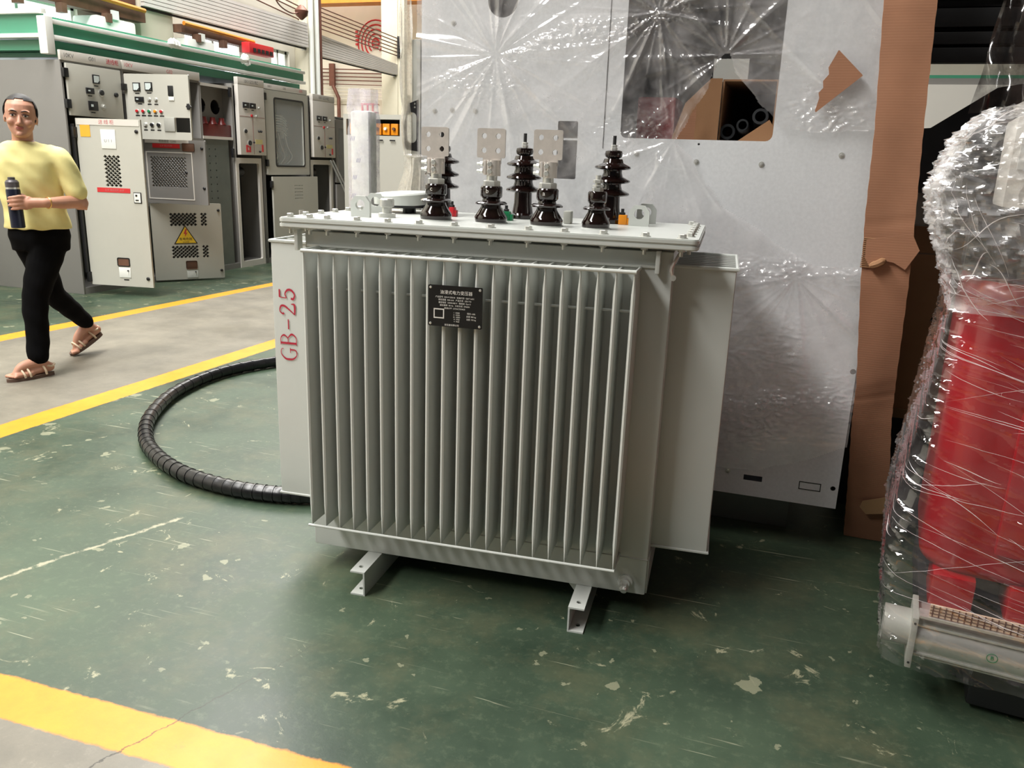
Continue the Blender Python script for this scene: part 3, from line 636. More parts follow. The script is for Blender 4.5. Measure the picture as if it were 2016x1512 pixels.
hinge(c4, FX, 7.97, 1.30, .03, .1); hinge(c4, FX, 7.97, 1.95, .03, .1)
# cabinet 5: glazed door, wires behind, closed lower door
c5 = shell('switchgear_cabinet', 'fifth cabinet with a tall glazed door showing looped wires above a plain vented door', 8.57, 9.53, 0, 2.05)
header(c5, 8.57, 9.53, 2.05, 2.11, [('10KV', 8.68, greyprint), ('G05', 9.0, greyprint), ('出线', 9.35, pinktxt)])
Mc = Mf @ Matrix.Translation((0, 0, .03))
bm = NB(); plate(bm, rrect(8.60, 9.51, 1.06, 2.04, .01), [rrect(8.78, 9.40, 1.17, 1.95, .03)], Mc, .028); d = obj('glazed_door', bm, cab, c5)
bm = NB(); plate(bm, rrect(8.765, 9.415, 1.155, 1.965, .035), [rrect(8.785, 9.395, 1.175, 1.945, .03)], Mc @ Matrix.Translation((0, 0, .003)), .004); obj('gasket', bm, black, d)
bm = NB(); onface(bm, Mc, 8.785, 9.395, 1.175, 1.945, -.015, -.01); obj('pane', bm, pane, d)
bm = NB(); onface(bm, Mf, 8.6, 9.5, 1.07, 2.04, -.45, -.43); obj('rear_plate', bm, cabdark, c5)
for i in range(7):
    bm = NB(); z = 1.76-i*.03; tube(bm, spline([(FX-.12, 8.80, z-.04), (FX-.10, 8.92, z), (FX-.1, 9.12, z), (FX-.12, 9.25, z-.05)], 4), .006, 5); obj('white_wire', bm, white, c5)
for i in range(6):
    y = 8.85+i*.07; bm = NB(); tube(bm, spline([(FX-.12, y, 1.56), (FX-.10, y+.03, 1.4), (FX-.1, y+.07+.01*i, 1.28), (FX-.12, y+.03, 1.19)], 4), .006, 5); obj('loose_wire', bm, (black, cabwhite)[i % 2], c5)
bm = NB(); onface(bm, Mf, 8.84, 9.22, 1.60, 1.63, -.13, -.08); onface(bm, Mf, 8.96, 8.98, 1.5, 1.78, -.13, -.09); onface(bm, Mf, 9.12, 9.14, 1.5, 1.78, -.13, -.09); obj('terminal_block', bm, graypl, c5)
for z in (1.96, 1.2): hinge(c5, FX+.01, 8.60, z, .04, .08)
Md, W = doorM(FX+.05, 8.66, FX+.10, 9.66)
bm = NB(); plate(bm, rrect(0, .93, .06, 1.04, .005), [circ(.44+.03*i, .93-.04*j, .009, 6) for i in range(6) for j in range(5)], Md, .022); d = obj('lower_door', bm, cab, c5)
bm = NB(); onface(bm, Md, .50, .60, .40, .62, 0, .012, .004); obj('lock_plate', bm, cabwhite, d)
bm = NB(); text_bm(bm, '25kA', Md @ Matrix.Translation((.42, .20, .001)), .09, .0004); obj('lettering', bm, black, d, smooth=0)
for z in (.95, .25): hinge(c5, FX+.03, 8.64, z, .04, .08)
# cabinet 6 and beyond
c6 = shell('switchgear_cabinet', 'sixth cabinet, control panel over a black open bay behind leaning rods', 9.56, 10.15, 0, 2.05)
control(c6, 9.60, 10.14, 1.285, 2.0, False, '10KV GO3 PEC')
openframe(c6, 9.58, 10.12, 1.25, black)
for k_ in (0, .07):
    bm = NB(); tube(bm, [(FX+.05, 10.0+k_, 1.25), (FX+.30, 10.7+k_, .012)], .012, 6); obj('steel_rod', bm, zinc, label='thin steel rod leaning on the sixth cabinet, %s of the two' % ('left', 'right')[k_ > 0], cat='rod', loc=(FX+.3, 10.7+k_, 0))
c7 = shell('switchgear_cabinet', 'seventh cabinet, grey with a dark glazed upper door', 10.16, 10.9, 0, 1.83)
bm = NB(); plate(bm, rrect(10.19, 10.87, .95, 1.80, .01), [rrect(10.26, 10.74, 1.02, 1.68, .02)], Mc, .028); d = obj('glazed_door', bm, cabside, c7)
bm = NB(); onface(bm, Mc, 10.26, 10.74, 1.02, 1.68, -.02, -.014); obj('pane', bm, glassdark, d)
bm = NB(); onface(bm, Mc, 10.19, 10.87, .06, .93, -.028, 0, .004); obj('lower_door', bm, cabside, c7)
for z in (1.5, 1.2, .8): hinge(c7, FX+.03, 10.86, z, .05, .07)
c8 = shell('switchgear_cabinet', 'last narrow grey cabinet at the far end of the row beside the wrapped post', 10.92, 11.6, 0, 1.8)
bm = NB(); onface(bm, Mc, 10.95, 11.58, .06, 1.77, -.028, 0, .004); obj('door', bm, cabside, c8)
for z in (1.55, 1.1, .5): hinge(c8, FX+.03, 10.98, z, .05, .07)

# beige cabinet with orange switches, mid distance
t = thing('beige_cabinet', 'beige cabinet with an open row of orange devices behind the transformer', 'cabinet', (-4.3, 9.4, 0))
Mc = XZ(9.0)
bm = NB(); plate(bm, rrect(-5.2, -4.30, 0, 1.80), [rrect(-5.16, -4.45, 1.56, 1.745)], Mc, .02); obj('front_panel', bm, cab, t)
bm = NB(); box(bm, -5.2, -4.3, 9.02, 9.6, 0, 1.54); box(bm, -5.2, -4.3, 9.02, 9.6, 1.78, 1.80); obj('body', bm, cab, t)
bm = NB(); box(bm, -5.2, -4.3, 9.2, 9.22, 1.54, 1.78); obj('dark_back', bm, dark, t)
for i in range(4): bm = NB(); box(bm, -5.05+i*.16, -4.98+i*.16, 8.975, 8.982, 1.50, 1.515); obj('label_dash', bm, black, t)
for i in range(6):
    bm = NB(); box(bm, -5.13+i*.11, -5.04+i*.11, 9.03, 9.12, 1.57, 1.70, .006); o_ = obj('orange_device', bm, orangep, t)
    bm = NB(); cyl(bm, (-5.085+i*.11, 9.03, 1.64), (-5.085+i*.11, 9.0, 1.64), .018, n=8); obj('device_knob', bm, (white, brownm)[i % 2], o_)
# tall wrapped post
t = thing('wrapped_post', 'tall post wrapped in lilac-white printed film behind the lid', 'wrapped post', (-2.76, 5.05, 0))
bm = NB(); box(bm, -2.84, -2.70, 5.0, 5.12, 0, 1.60, .02); obj('core', bm, white, t)
prof = []; nu = 28; nv = 90; pts = []
for j in range(nv):
    z = 1.74*j/(nv-1); s = 1-.25*max(0, (z-1.58)/.16)
    for i in range(nu):
        a = 2*PI*i/nu; r = 1/max(abs(math.cos(a))/.085, abs(math.sin(a))/.075)*.99
        r *= 1+.10*math.sin(5*a+9*z)*math.sin(23*z+2*a)*(.2 if z < 1.5 else .8)
        pts.append((-2.77+r*math.cos(a)*(s if z < 1.6 else 1), 5.06+r*math.sin(a)*s, z))
bm = NB(); surf(bm, pts, nu, nv, closeu=True)
fm = film_mat('lilac_film', .4, (206, 200, 214), .12); obj('film', bm, fm, t)
bm = NB()
for i, (u, v) in enumerate(((-2.80, 1.42), (-2.76, 1.28), (-2.79, 1.17), (-2.80, 1.05))): text_bm(bm, '///', XZ(4.965) @ Matrix.Translation((u, v, 0)), .04, .0004)
obj('print', bm, mat('violet_print', (110, 104, 150), .6), t, smooth=0)

# ================================================================ THE TRANSFORMER (frame FT)
TX0, TX1, TY0, TY1, TB, TT = -1.19, -.118, 2.174, 2.70, .08, 1.098
TR = thing('oil_transformer', 'large light grey oil-filled transformer with vertical cooling fins standing on the green floor', 'transformer', ((TX0+TX1)/2, (TY0+TY1)/2, 0), fr=FT)
def P(name, bm, mt, par=None, **k): return obj(name, bm, mt, par or TR, **k)
bm = NB(); box(bm, TX0, TX1, TY0, TY1, TB, TT-.01, .006); tank = P('tank', bm, paint)
bm = NB()
tube(bm, [(TX0+.01, TY0-.002, 1.047), (-.16, TY0-.002, 1.047)], .005, 6); P('weld_ridge', bm, paint)
bm = NB(); tube(bm, [(TX0+.3, TY0-.001, .197), (TX1, TY0-.001, .195)], .0018, 5); P('weld_seam', bm, graypl)
bm = NB(); box(bm, TX1-.001, TX1+.004, TY0+.01, TY1-.01, TB+.003, .19); P('base_skirt', bm, paint)
# lid: flange plate, gasket line, cover plate
LX0, LX1, LY0, LY1 = -1.25, -.055, 2.124, 2.75
def slab(z0, z1, ins, bev=.003):
    b = NB(); plate(b, rrect(LX0+ins, LX1-ins, LY0+ins, LY1-ins, .02), [], Matrix.Translation((0, 0, z1)), z1-z0); bmesh.ops.bevel(b, geom=[e for e in b.edges if e.calc_face_angle(0) > 1], offset=bev, segments=2, affect='EDGES'); return b
P('lid_flange', slab(1.098, 1.111, 0), paint); P('lid_gasket', slab(1.111, 1.1125, .003, .0002), graypl); P('lid_cover', slab(1.1125, 1.127, 0), paint)
bm = NB(); tube(bm, [(-.20, LY0+.03, 1.094), (-.14, LY0+.05, 1.092), (-.10, LY0+.05, 1.092)], .006, 6)
# bolts round the lid: head+washer above, nut and thread below
def bolt(x, y, r=.0105):
    b = NB(); lathe(b, [(r*1.35, 0), (r*1.35, .002)], 14, Matrix.Translation((x, y, 1.127))); hexa(b, (x, y, 1.129), r, .009); P('bolt', b, zinc); b = NB(); hexa(b, (x, y, 1.098), r*.95, .006, ax=(0, 0, -1)); cyl(b, (x, y, 1.093), (x, y, 1.080), r*.5, n=8)
    P('bolt_nut', b, zinc)
fx = [-1.222, -1.16, -1.105, -1.012, -.918, -.824, -.72, -.615, -.51, -.41, -.305, -.195, -.10]
for x in fx: bolt(x, LY0+.028)
for x in fx[::2]: bolt(x, LY1-.028)
for y in np.linspace(LY0+.10, LY1-.10, 6): bolt(LX1-.028, y); 
for y in np.linspace(LY0+.12, LY1-.12, 5): bolt(LX0+.028, y)
# cooling fins
def fin_bm(tip, root, zb=.205, zt=1.043, along='y', pos=0, tipr=.006):
    """hollow pressed fin, thin at its welded ends"""
    b = NB(); lv = [(zb, .0012), (zb+.028, .0036), (zb+.07, .0066), (zt-.06, .0066), (zt-.026, .0038), (zt-.004, .0022), (zt, .0024)]
    s = 1 if root > tip else -1; rings = []
    for z, h in lv:
        sec = [(root, h), (tip+s*.008, h), (tip+s*.002, h*.75), (tip, 0), (tip+s*.002, -h*.75), (tip+s*.008, -h), (root, -h)]
        rings.append([b.verts.new((pos+q[1], q[0], z) if along == 'y' else (q[0], pos+q[1], z)) for q in sec])
    for a, c in zip(rings, rings[1:]):
        for i in range(6): b.faces.new((a[i], a[i+1], c[i+1], c[i]))
        b.faces.new((a[6], a[0], c[0], c[6]))
    b.faces.new(rings[0][::-1]); b.faces.new(rings[-1]); bmesh.ops.recalc_face_normals(b, faces=b.faces[:]); return b
def fins(pos, tip, root, along):
    first = None
    for p in pos:
        if first is None: first = P('cooling_fin', fin_bm(tip, root, along=along, pos=p), paint); p0 = p
        else:
            c = first.copy(); COL.objects.link(c); c.parent = TR
            c.location = Vector(first.location)+(Vector((p-p0, 0, 0)) if along == 'y' else Vector((0, p-p0, 0)))
xs_ = [-1.137+i*.04655 for i in range(21)]
fins(xs_, 2.064, TY0, 'y'); fins(xs_, TY1+.11, TY1, 'y')
ys_ = [2.262+i*.0465 for i in range(9)]
fins(ys_, .047, TX1, 'x'); fins(ys_, TX0-.165, TX0, 'x')
def rod(pts, r=.0052, n=8, nm='fin_rod'): b = NB(); tube(b, pts, r, n); P(nm, b, paint)
for y, yr in ((2.062, TY0), (TY1+.112, TY1)):
    rod([(xs_[0]-.005, yr, 1.043), (xs_[0]-.005, y, 1.043), (xs_[-1]+.004, y, 1.043), (xs_[-1]+.004, yr, 1.043)])
    rod([(xs_[0]-.01, y, .203), (xs_[-1]+.004, y, .203), (xs_[-1]+.004, yr, .203)], .0042)
for x, xr in ((.049, TX1), (TX0-.167, TX0)):
    rod([(xr, ys_[0]-.004, 1.043), (x, ys_[0]-.004, 1.043), (x, ys_[-1]+.004, 1.043), (xr, ys_[-1]+.004, 1.043)])
    rod([(xr, ys_[0]-.003, .203), (x, ys_[0]-.003, .203), (x, ys_[-1], .203)], .0042)
rod([(xs_[0], 2.13, .93), (xs_[-1], 2.13, .93)], .004, 6, 'stiffener_rod')
# tie plates at the tank corners
for x in (-.157, -1.203):
    bm = NB(); box(bm, x-.006, x+.006, TY0-.03, TY0, 1.032, 1.092, .003); P('corner_lug', bm, paint)
bm = NB(); tube(bm, spline([(-.10, TY0+.02, 1.092), (-.112, TY0-.004, 1.07), (-.122, TY0-.012, 1.045), (-.115, TY0-.006, 1.022)], 4), .004, 6); P('earth_strap', bm, tin)
bm = NB(); cyl(bm, (-.115, TY0-.001, 1.022), (-.115, TY0-.012, 1.022), .008, n=10); P('strap_bolt', bm, zinc)
# base channels
def channel(xw, sgn):
    """web at xw, flanges towards sgn*x; runs along y"""
    b = NB(); y0, y1, h, w_, t_ = 2.042, 2.80, TB, .047, .005
    for (z0, z1) in ((0, t_), (h-t_, h)):
        lo, hi = sorted((xw, xw+sgn*w_)); z_ = z1
        plate(b, rrect(lo, hi, y0, y1, 0), [circ(xw+sgn*w_*.55, y0+.035, .0075, 12), circ(xw+sgn*w_*.55, y1-.035, .0075, 12)], Matrix.Translation((0, 0, z1)), t_)
    lo, hi = sorted((xw, xw+sgn*t_)); box(b, lo, hi, y0, y1, t_, h-t_); return b
P('base_channel', channel(-.955, -1), paint); P('base_channel', channel(-.323, 1), paint)
bm = NB(); plate(bm, [(-.36, TB), (-.32, TB), (-.32, .03)], [], XZ(2.2), .005); P('gusset', bm, paint)
# drain valve
bm = NB(); lathe(bm, [(.022, 0), (.022, .008), (.015, .010), (.015, .02)], 20, basis((-.178, TY0, .118), (1, 0, 0), (0, 0, 1))); dv = P('drain_valve', bm, paint)
bm = NB(); hexa(bm, (-.178, TY0-.018, .113), .014, .016, ax=(0, -1, -.35)); cyl(bm, (-.178, TY0-.033, .108), (-.178, TY0-.04, .105), .011, .009, 14); P('valve_cap', bm, zinc, dv)
# nameplate on standoffs in front of the fins
Mn = XZ(2.052)
bm = NB(); plate(bm, rrect(-.758, -.604, .863, .976, .004), [], Mn, .002); np_ = P('nameplate', bm, mat('black_nameplate', (18, 18, 20), .22, .3, .1, coat=.3), label='black engraved rating plate')
for z in (.955, .877): bm = NB(); box(bm, -.75, -.61, 2.053, 2.066, z, z+.007); P('nameplate_bracket', bm, paint)
for x in (-.751, -.611):
    for z in (.870, .969): bm = NB(); lathe(bm, [(.0035, 0), (.0035, .0012), (.0015, .002)], 12, Mn @ Matrix.Translation((x, z, 0))); P('rivet', bm, zinc, np_)
bm = NB(); text_bm(bm, '油浸式电力变压器', Mn @ Matrix.Translation((-.678, .957, .0003)), .0115, .0001)
rows = ['产品型号  S20-M-250/10   标准代号  GB/T 6451', '额定容量  250 kVA   产品代号  1ZB 710', '额定电压  10000/400 V   联结组  Dyn11', '额定频率  50 Hz   冷却方式  ONAN', '绝缘水平  LI75AC35/AC5']
for i, s in enumerate(rows): text_bm(bm, s, Mn @ Matrix.Translation((-.682, .944-i*.0075, .0003)), .0055, .0001)
for i in range(5): text_bm(bm, ['I', 'II', 'III', 'IV', 'V'][i]+'  %d' % (10500-250*i), Mn @ Matrix.Translation((-.676, .903-i*.006, .0003)), .005, .0001)
for i in range(3): text_bm(bm, ['阻抗 4.0%', '总重 980 kg', '油重 190 kg'][i], Mn @ Matrix.Translation((-.635, .903-i*.008, .0003)), .0055, .0001)
text_bm(bm, '变压器有限公司', Mn @ Matrix.Translation((-.69, .868, .0003)), .006, .0001)
P('engraving', bm, whiteprint, np_, smooth=0)
bm = NB(); plate(bm, rrect(-.742, -.712, .885, .912), [rrect(-.739, -.715, .888, .909)], Mn @ Matrix.Translation((0, 0, .0003)), .0003); P('diagram_frame', bm, whiteprint, np_, smooth=0)
# GB-25 on the left front fin, reading upwards
Mt = basis((-1.312, 2.2553-.0003, .72), (0, 0, 1), (-1, 0, 0))
def serif(s, u, w_=1): pass
def stroke(b, pts, r): 
    for p, q in zip(pts, pts[1:]):
        pass
RED = NB()
GL = {  # glyph outlines as poly-strokes (x, y, half width) on a 0..1 wide, 0..1.6 high cell
 'G': [[(.95, 1.35, .03), (.9, 1.55, .03), (.5, 1.6, .035), (.12, 1.2, .07), (.06, .8, .09), (.12, .35, .07), (.45, 0, .035), (.85, .1, .05), (.9, .65, .07)], [(.62, .65, .03), (1.05, .65, .03)]],
 'B': [[(.18, 0, .09), (.18, 1.6, .09)], [(0, 1.6, .03), (.6, 1.58, .035), (.85, 1.25, .08), (.6, .88, .035), (.2, .85, .03)], [(.6, .88, .035), (.95, .45, .09), (.65, .02, .035), (0, 0, .03)]],
 '-': [[(.1, .75, .05), (.95, .75, .05)]],
 '2': [[(.2, 1.15, .10), (.14, 1.3, .07), (.35, 1.57, .04), (.75, 1.45, .08), (.8, 1.1, .09), (.5, .6, .06), (.1, .06, .04)], [(.1, .06, .06), (.9, .06, .09), (.98, .4, .03)]],
 '5': [[(.25, 1.55, .07), (.9, 1.55, .07)], [(.25, 1.55, .035), (.2, .85, .035)], [(.2, .85, .04), (.55, .98, .05), (.88, .7, .09), (.85, .3, .09), (.5, .02, .05), (.16, .15, .09), (.18, .4, .09)]]}
def glyph(b, ch, u0, v0, su, sv, M):
    for st in GL[ch]:
        pts = [Vector((p[0]*su, p[1]*sv, 0)) for p in st]; ws = [p[2]*su for p in st]
        if len(pts) > 2:
            Q = spline(pts, 6); W_ = np.interp(np.linspace(0, len(ws)-1, len(Q)), range(len(ws)), ws)
        else: Q, W_ = pts, ws
        L, R = [], []
        for i, p in enumerate(Q):
            t_ = (Q[min(i+1, len(Q)-1)]-Q[max(i-1, 0)]).normalized(); n_ = Vector((-t_.y, t_.x, 0))
            L.append(b.verts.new(M @ (Vector((u0, v0, 0))+p+n_*W_[i]))); R.append(b.verts.new(M @ (Vector((u0, v0, 0))+p-n_*W_[i])))
        for i in range(len(Q)-1): b.faces.new((R[i], R[i+1], L[i+1], L[i]))
u = .0
for ch in 'GB-25':
    glyph(RED, ch, u, 0, .038, .034, basis((-1.275, 2.2525, .668), (0, 0, 1), (-1, 0, 0))); u += .048
P('stencilled_lettering', RED, redtxt, smooth=0, label='red stencilled GB-25')

# --- lifting lugs (plates with an eye)
def lug(x, y, ang=0, w_=.062, h=.062):
    b = NB(); Ml = Matrix.Translation((x, y, 1.127)) @ Matrix.Rotation(ang, 4, 'Z') @ basis((0, 0, 0), (1, 0, 0), (0, 0, 1))
    out = [(-w_/2, 0), (w_/2, 0), (w_/2, h*.7), (w_/2-.014, h), (-w_/2+.014, h), (-w_/2, h*.7)]
    plate(b, out, [circ(0, h*.58, .0155, 18)], Ml, .012); P('lifting_lug', b, paint)
lug(-1.066, 2.29); lug(-1.11, 2.50, .25); lug(-.252, 2.52); lug(-.243, 2.66)
# --- fill cap, round gauge cover
bm = NB(); lathe(bm, [(.026, 0), (.026, .012), (.015, .014), (.015, .03), (.022, .032), (.022, .052), (.019, .056)], 20, Matrix.Translation((-1.0, 2.34, 1.127))); P('oil_fill_cap', bm, zinc)
bm = NB(); lathe(bm, [(.022, 0), (.022, .045)], 16, Matrix.Translation((-1.03, 2.60, 1.127))); lathe(bm, [(.092, .018), (.095, .022), (.095, .026)], 40, Matrix.Translation((-1.055, 2.60, 1.127))); gc = P('gauge_gasket', bm, black)
bm = NB(); lathe(bm, [(.094, 0), (.094, .034), (.088, .039), (.03, .043), (0.001, .043)], 40, Matrix.Translation((-1.055, 2.60, 1.153)) @ Matrix.Rotation(.05, 4, 'X') @ Matrix.Rotation(-.05, 4, 'Y')); P('round_gauge_cover', bm, paint)
# --- LV bushings
def lv_bushing(x, y, clamp, letter, k=1.0):
    Mb = Matrix.Translation((x, y, 1.127))
    b = NB(); pr = [(.046, 0), (.048, .012), (.048, .018), (.043, .026), (.030, .046), (.029, .052), (.046, .054), (.047, .058), (.040, .063), (.027, .064), (.025, .070), (.030, .074), (.032, .078), (.032, .102), (.029, .106), (.0, .106)]
    lathe(b, [(r*k, z*(.98 if k < 1 else 1)) for r, z in pr], 32, Mb); bo = P('low_voltage_bushing', b, porc)
    b = NB(); lathe(b, [(.05*k, -.001), (.05*k, .003)], 28, Mb); P('flange_ring', b, paint, bo)
    if letter:
        b = NB(); text_bm(b, letter, XZ(y-.0325) @ Matrix.Translation((x-.004, 1.219, 0)), .018, .0006); P('phase_letter', b, whiteprint, bo, smooth=0)
    if clamp:
        b = NB(); hexa(b, (x, y, 1.233), .026, .016); P('hex_nut', b, zinc, bo)
        b = NB(); cyl(b, (x, y, 1.249), (x, y, 1.268), .016, n=18); P('stud', b, zinc, bo)
        b = NB(); box(b, x-.022, x-.013, y-.018, y+.018, 1.264, 1.306, .002); box(b, x-.0115, x-.003, y-.018, y+.018, 1.264, 1.306, .002)
        P('clamp_jaw', b, tin, bo)
        b = NB(); cyl(b, (x+.006, y, 1.262), (x+.006, y, 1.306), .019, n=22); P('clamp_barrel', b, tin, bo)
        for z in (1.275, 1.295):
            b = NB(); hexa(b, (x-.024, y-.012, z), .0075, .009, ax=(-1, 0, 0)); cyl(b, (x-.03, y-.012, z), (x-.042, y-.012, z), .0045, n=8); hexa(b, (x-.002, y-.019, z), .0075, .006, ax=(0, -1, 0)); P('clamp_bolt', b, zinc, bo)
        b = NB(); Mp = XZ(y-.004); cx = x-.004
        plate(b, rrect(cx-.042, cx+.042, 1.312, 1.394, .006), [circ(cx+sx*.021, 1.353+sz*.020, .0078, 16) for sx in (-1, 1) for sz in (-1, 1)], Mp, .008)
        plate(b, rrect(cx-.024, cx+.03, 1.296, 1.3121), [], Mp, .008); P('terminal_plate', b, tin, bo, label='drilled terminal plate')
    else:
        b = NB(); cyl(b, (x, y, 1.225), (x, y, 1.275), .0085, n=12); P('stud', b, zinc, bo)
        b = NB(); hexa(b, (x, y, 1.231), .0165, .011); P('hex_nut', b, zinc, bo)
        b = NB(); hexa(b, (x, y, 1.244), .0155, .005, n=20); hexa(b, (x, y, 1.254), .0145, .009); P('hex_nut', b, zinc, bo)
lv_bushing(-.840, 2.335, True, 'c'); lv_bushing(-.668, 2.335, True, 'b'); lv_bushing(-.500, 2.335, True, 'a'); lv_bushing(-.355, 2.335, False, '', .84)
# --- HV bushings
def hv_bushing(x, y):
    Mb = Matrix.Translation((x, y, 1.127))
    b = NB(); pr = [(.048, 0), (.048, .012), (.034, .018), (.029, .05), (.028, .082)]
    for z in (.086, .125, .166):
        pr += [(.030, z-.004), (.052, z-.001), (.057, z+.003), (.055, z+.008), (.033, z+.018), (.029, z+.030)]
    pr += [(.020, .194), (.018, .198), (.026, .202), (.028, .210), (.026, .219), (.018, .222), (.0, .222)]
    lathe(b, pr, 32, Mb); bo = P('high_voltage_bushing', b, porc)
    b = NB(); cyl(b, (x, y, 1.348), (x, y, 1.392), .0055, n=10); P('stud', b, dark, bo)
    b = NB(); hexa(b, (x, y, 1.349), .0105, .008); P('hex_nut', b, zinc, bo)
    b = NB(); hexa(b, (x, y, 1.358), .0095, .007); P('hex_nut', b, zinc, bo)
for x in (-.915, -.637, -.352): hv_bushing(x, 2.60)
# --- coloured arcing-horn boots and studs
def boot(x, y, mt, nm, h=.03, w_=.018):
    b = NB(); box(b, x-w_/2, x+w_/2, y-.012, y+.012, 1.127, 1.127+h, .003); box(b, x+w_*.2, x+w_*.9, y-.01, y+.01, 1.127, 1.127+h*.7, .003); q = P(nm, b, mt)
    b = NB(); cyl(b, (x-w_*.1, y, 1.127+h), (x-w_*.1, y, 1.127+h+.018), .005, n=8); hexa(b, (x-w_*.1, y, 1.127+h), .009, .007); P('boot_stud', b, black, q)
boot(-.85, 2.52, redpl, 'red_phase_boot'); boot(-.655, 2.47, greenp, 'green_phase_boot', .028, .022); boot(-.70, 2.52, greenp, 'green_phase_boot', .03, .014); boot(-.305, 2.56, orangep, 'orange_phase_boot', .03, .026)
bm = NB(); box(bm, -.475, -.452, 2.46, 2.50, 1.127, 1.165, .004); P('relief_valve', bm, graypl)
bm = NB(); cyl(bm, (-.67, 2.44, 1.157), (-.67, 2.44, 1.168), .009, n=10); P('white_plug', bm, white)

# ================================================================ BLACK HOSE ON THE FLOOR (frame FA)
pts = [(-2.35, 4.9, .035), (-2.75, 4.55, .035), (-2.98, 4.22, .035), (-3.10, 3.86, .035), (-3.05, 3.43, .035), (-2.86, 3.03, .036), (-2.64, 2.76, .036), (-2.43, 2.60, .036), (-2.2, 2.49, .036), (-1.97, 2.45, .034), (-1.77, 2.46, .034), (-1.60, 2.51, .034), (-1.3, 2.63, .034)]
sp = spline(pts, 14)
bm = NB(); tube(bm, sp, [.0315+.0012*math.sin(i*1.9) for i in range(len(sp))], 16)
hose = thing('black_hose', 'thick black taped hose curving across the green floor left of the transformer', 'hose', (-2.4, 3.2, 0))
obj('jacket', bm, rubber, hose)
bm = NB()
for i in range(len(sp)-1):
    if i % 3 == 0: tube(bm, [sp[i], sp[i]+(sp[i+1]-sp[i])*.35], .0335, 16)
obj('tape_ridges', bm, rubber, hose, kind='stuff')

# ================================================================ BIG GALVANISED ENCLOSURE BEHIND THE TRANSFORMER
EN = thing('galvanised_enclosure', 'tall galvanised steel enclosure wrapped in torn clear film behind the transformer', 'enclosure', (-.5, 3.5, 0))
PY = 2.88
holes = [rrect(-.582, -.078, 1.397, 2.0, .022), rrect(-.806, -.733, 1.252, 1.449, .006), circ(-1.025, 1.845, .056, 28), circ(.262, .231, .009, 10), circ(.270, .658, .010, 10), circ(-.312, 1.383, .004, 8), rrect(-.043, .022, .216, .237, .001)]
bm = NB(); plate(bm, rrect(-1.335, .28, .157, 2.35), holes, XZ(PY), .003); P_ = obj('front_panel', bm, galv, EN)
bm = NB(); box(bm, -.6415, -.6385, PY-.0015, PY+.001, 1.36, 2.35); obj('panel_seam', bm, dark, EN)
bm = NB(); plate(bm, rrect(.148, .222, .212, .242), [rrect(.151, .219, .215, .239)], XZ(PY-.0008), .0008); obj('knockout_outline', bm, black, EN)
for x, z in ((-.315, 1.325), (-.103, 1.324), (-.100, .243), (-1.21, 1.775), (-1.21, 1.48), (-1.12, 1.478), (-1.28, 1.476), (-1.24, 1.95), (.14, 1.36), (-.52, 1.345)):
    bm = NB(); lathe(bm, [(.009, 0), (.009, .002), (.0055, .0025)], 16, XZ(PY-.0005) @ Matrix.Translation((x, z, 0))); q = obj('screw_washer', bm, zinc, EN)
    bm = NB(); hexa(bm, (x, PY-.002, z), .005, .004, ax=(0, -1, 0)); obj('screw_head', bm, zinc, q)
bm = NB(); box(bm, .235, .24, PY+.004, 4.0, .16, 2.35); obj('side_wall', bm, galv, EN)
bm = NB(); box(bm, -1.33, -1.325, PY+.004, 4.0, .16, 2.35); obj('side_wall', bm, galv, EN)
bm = NB(); box(bm, -1.325, .235, 3.995, 4.0, .16, 2.35); obj('back_wall', bm, galv, EN)
bm = NB(); box(bm, -1.325, .235, PY+.004, 3.995, 2.34, 2.35); obj('roof', bm, galv, EN)
bm = NB(); box(bm, -1.325, .235, PY+.004, 3.995, .16, .17); obj('floor_sheet', bm, galv, EN)
bm = NB(); box(bm, -1.325, .235, PY+.01, 3.6, 1.385, 1.392); obj('inner_shelf', bm, galv, EN)
bm = NB(); box(bm, -1.30, .131, 3.01, 3.07, 0, .145, .003); obj('base_channel', bm, mat('dull_steel_channel', (116, 122, 116), .5, .4), EN)
bm = NB(); box(bm, -1.30, .131, 2.985, 3.0, .130, .137); obj('base_trim', bm, galv, EN)
bm = NB(); box(bm, -1.30, .131, 3.7, 3.8, 0, .145); obj('rear_base_channel', bm, dark, EN)
bm = NB(); box(bm, -1.372, -1.338, PY-.004, PY+.06, .16, 1.722, .003); obj('door_edge_strip', bm, graypl, EN)
bm = NB(); plate(bm, [(-1.345, 1.514), (-1.385, 1.50), (-1.41, 1.40), (-1.41, 1.36), (-1.392, 1.335), (-1.345, 1.33)], [rrect(-1.395, -1.352, 1.36, 1.47, .018), circ(-1.36, 1.50, .004, 8), circ(-1.36, 1.488, .004, 8)], XZ(PY-.006), .01); obj('black_handle_plate', bm, black, EN, label='black lifting handle plate')

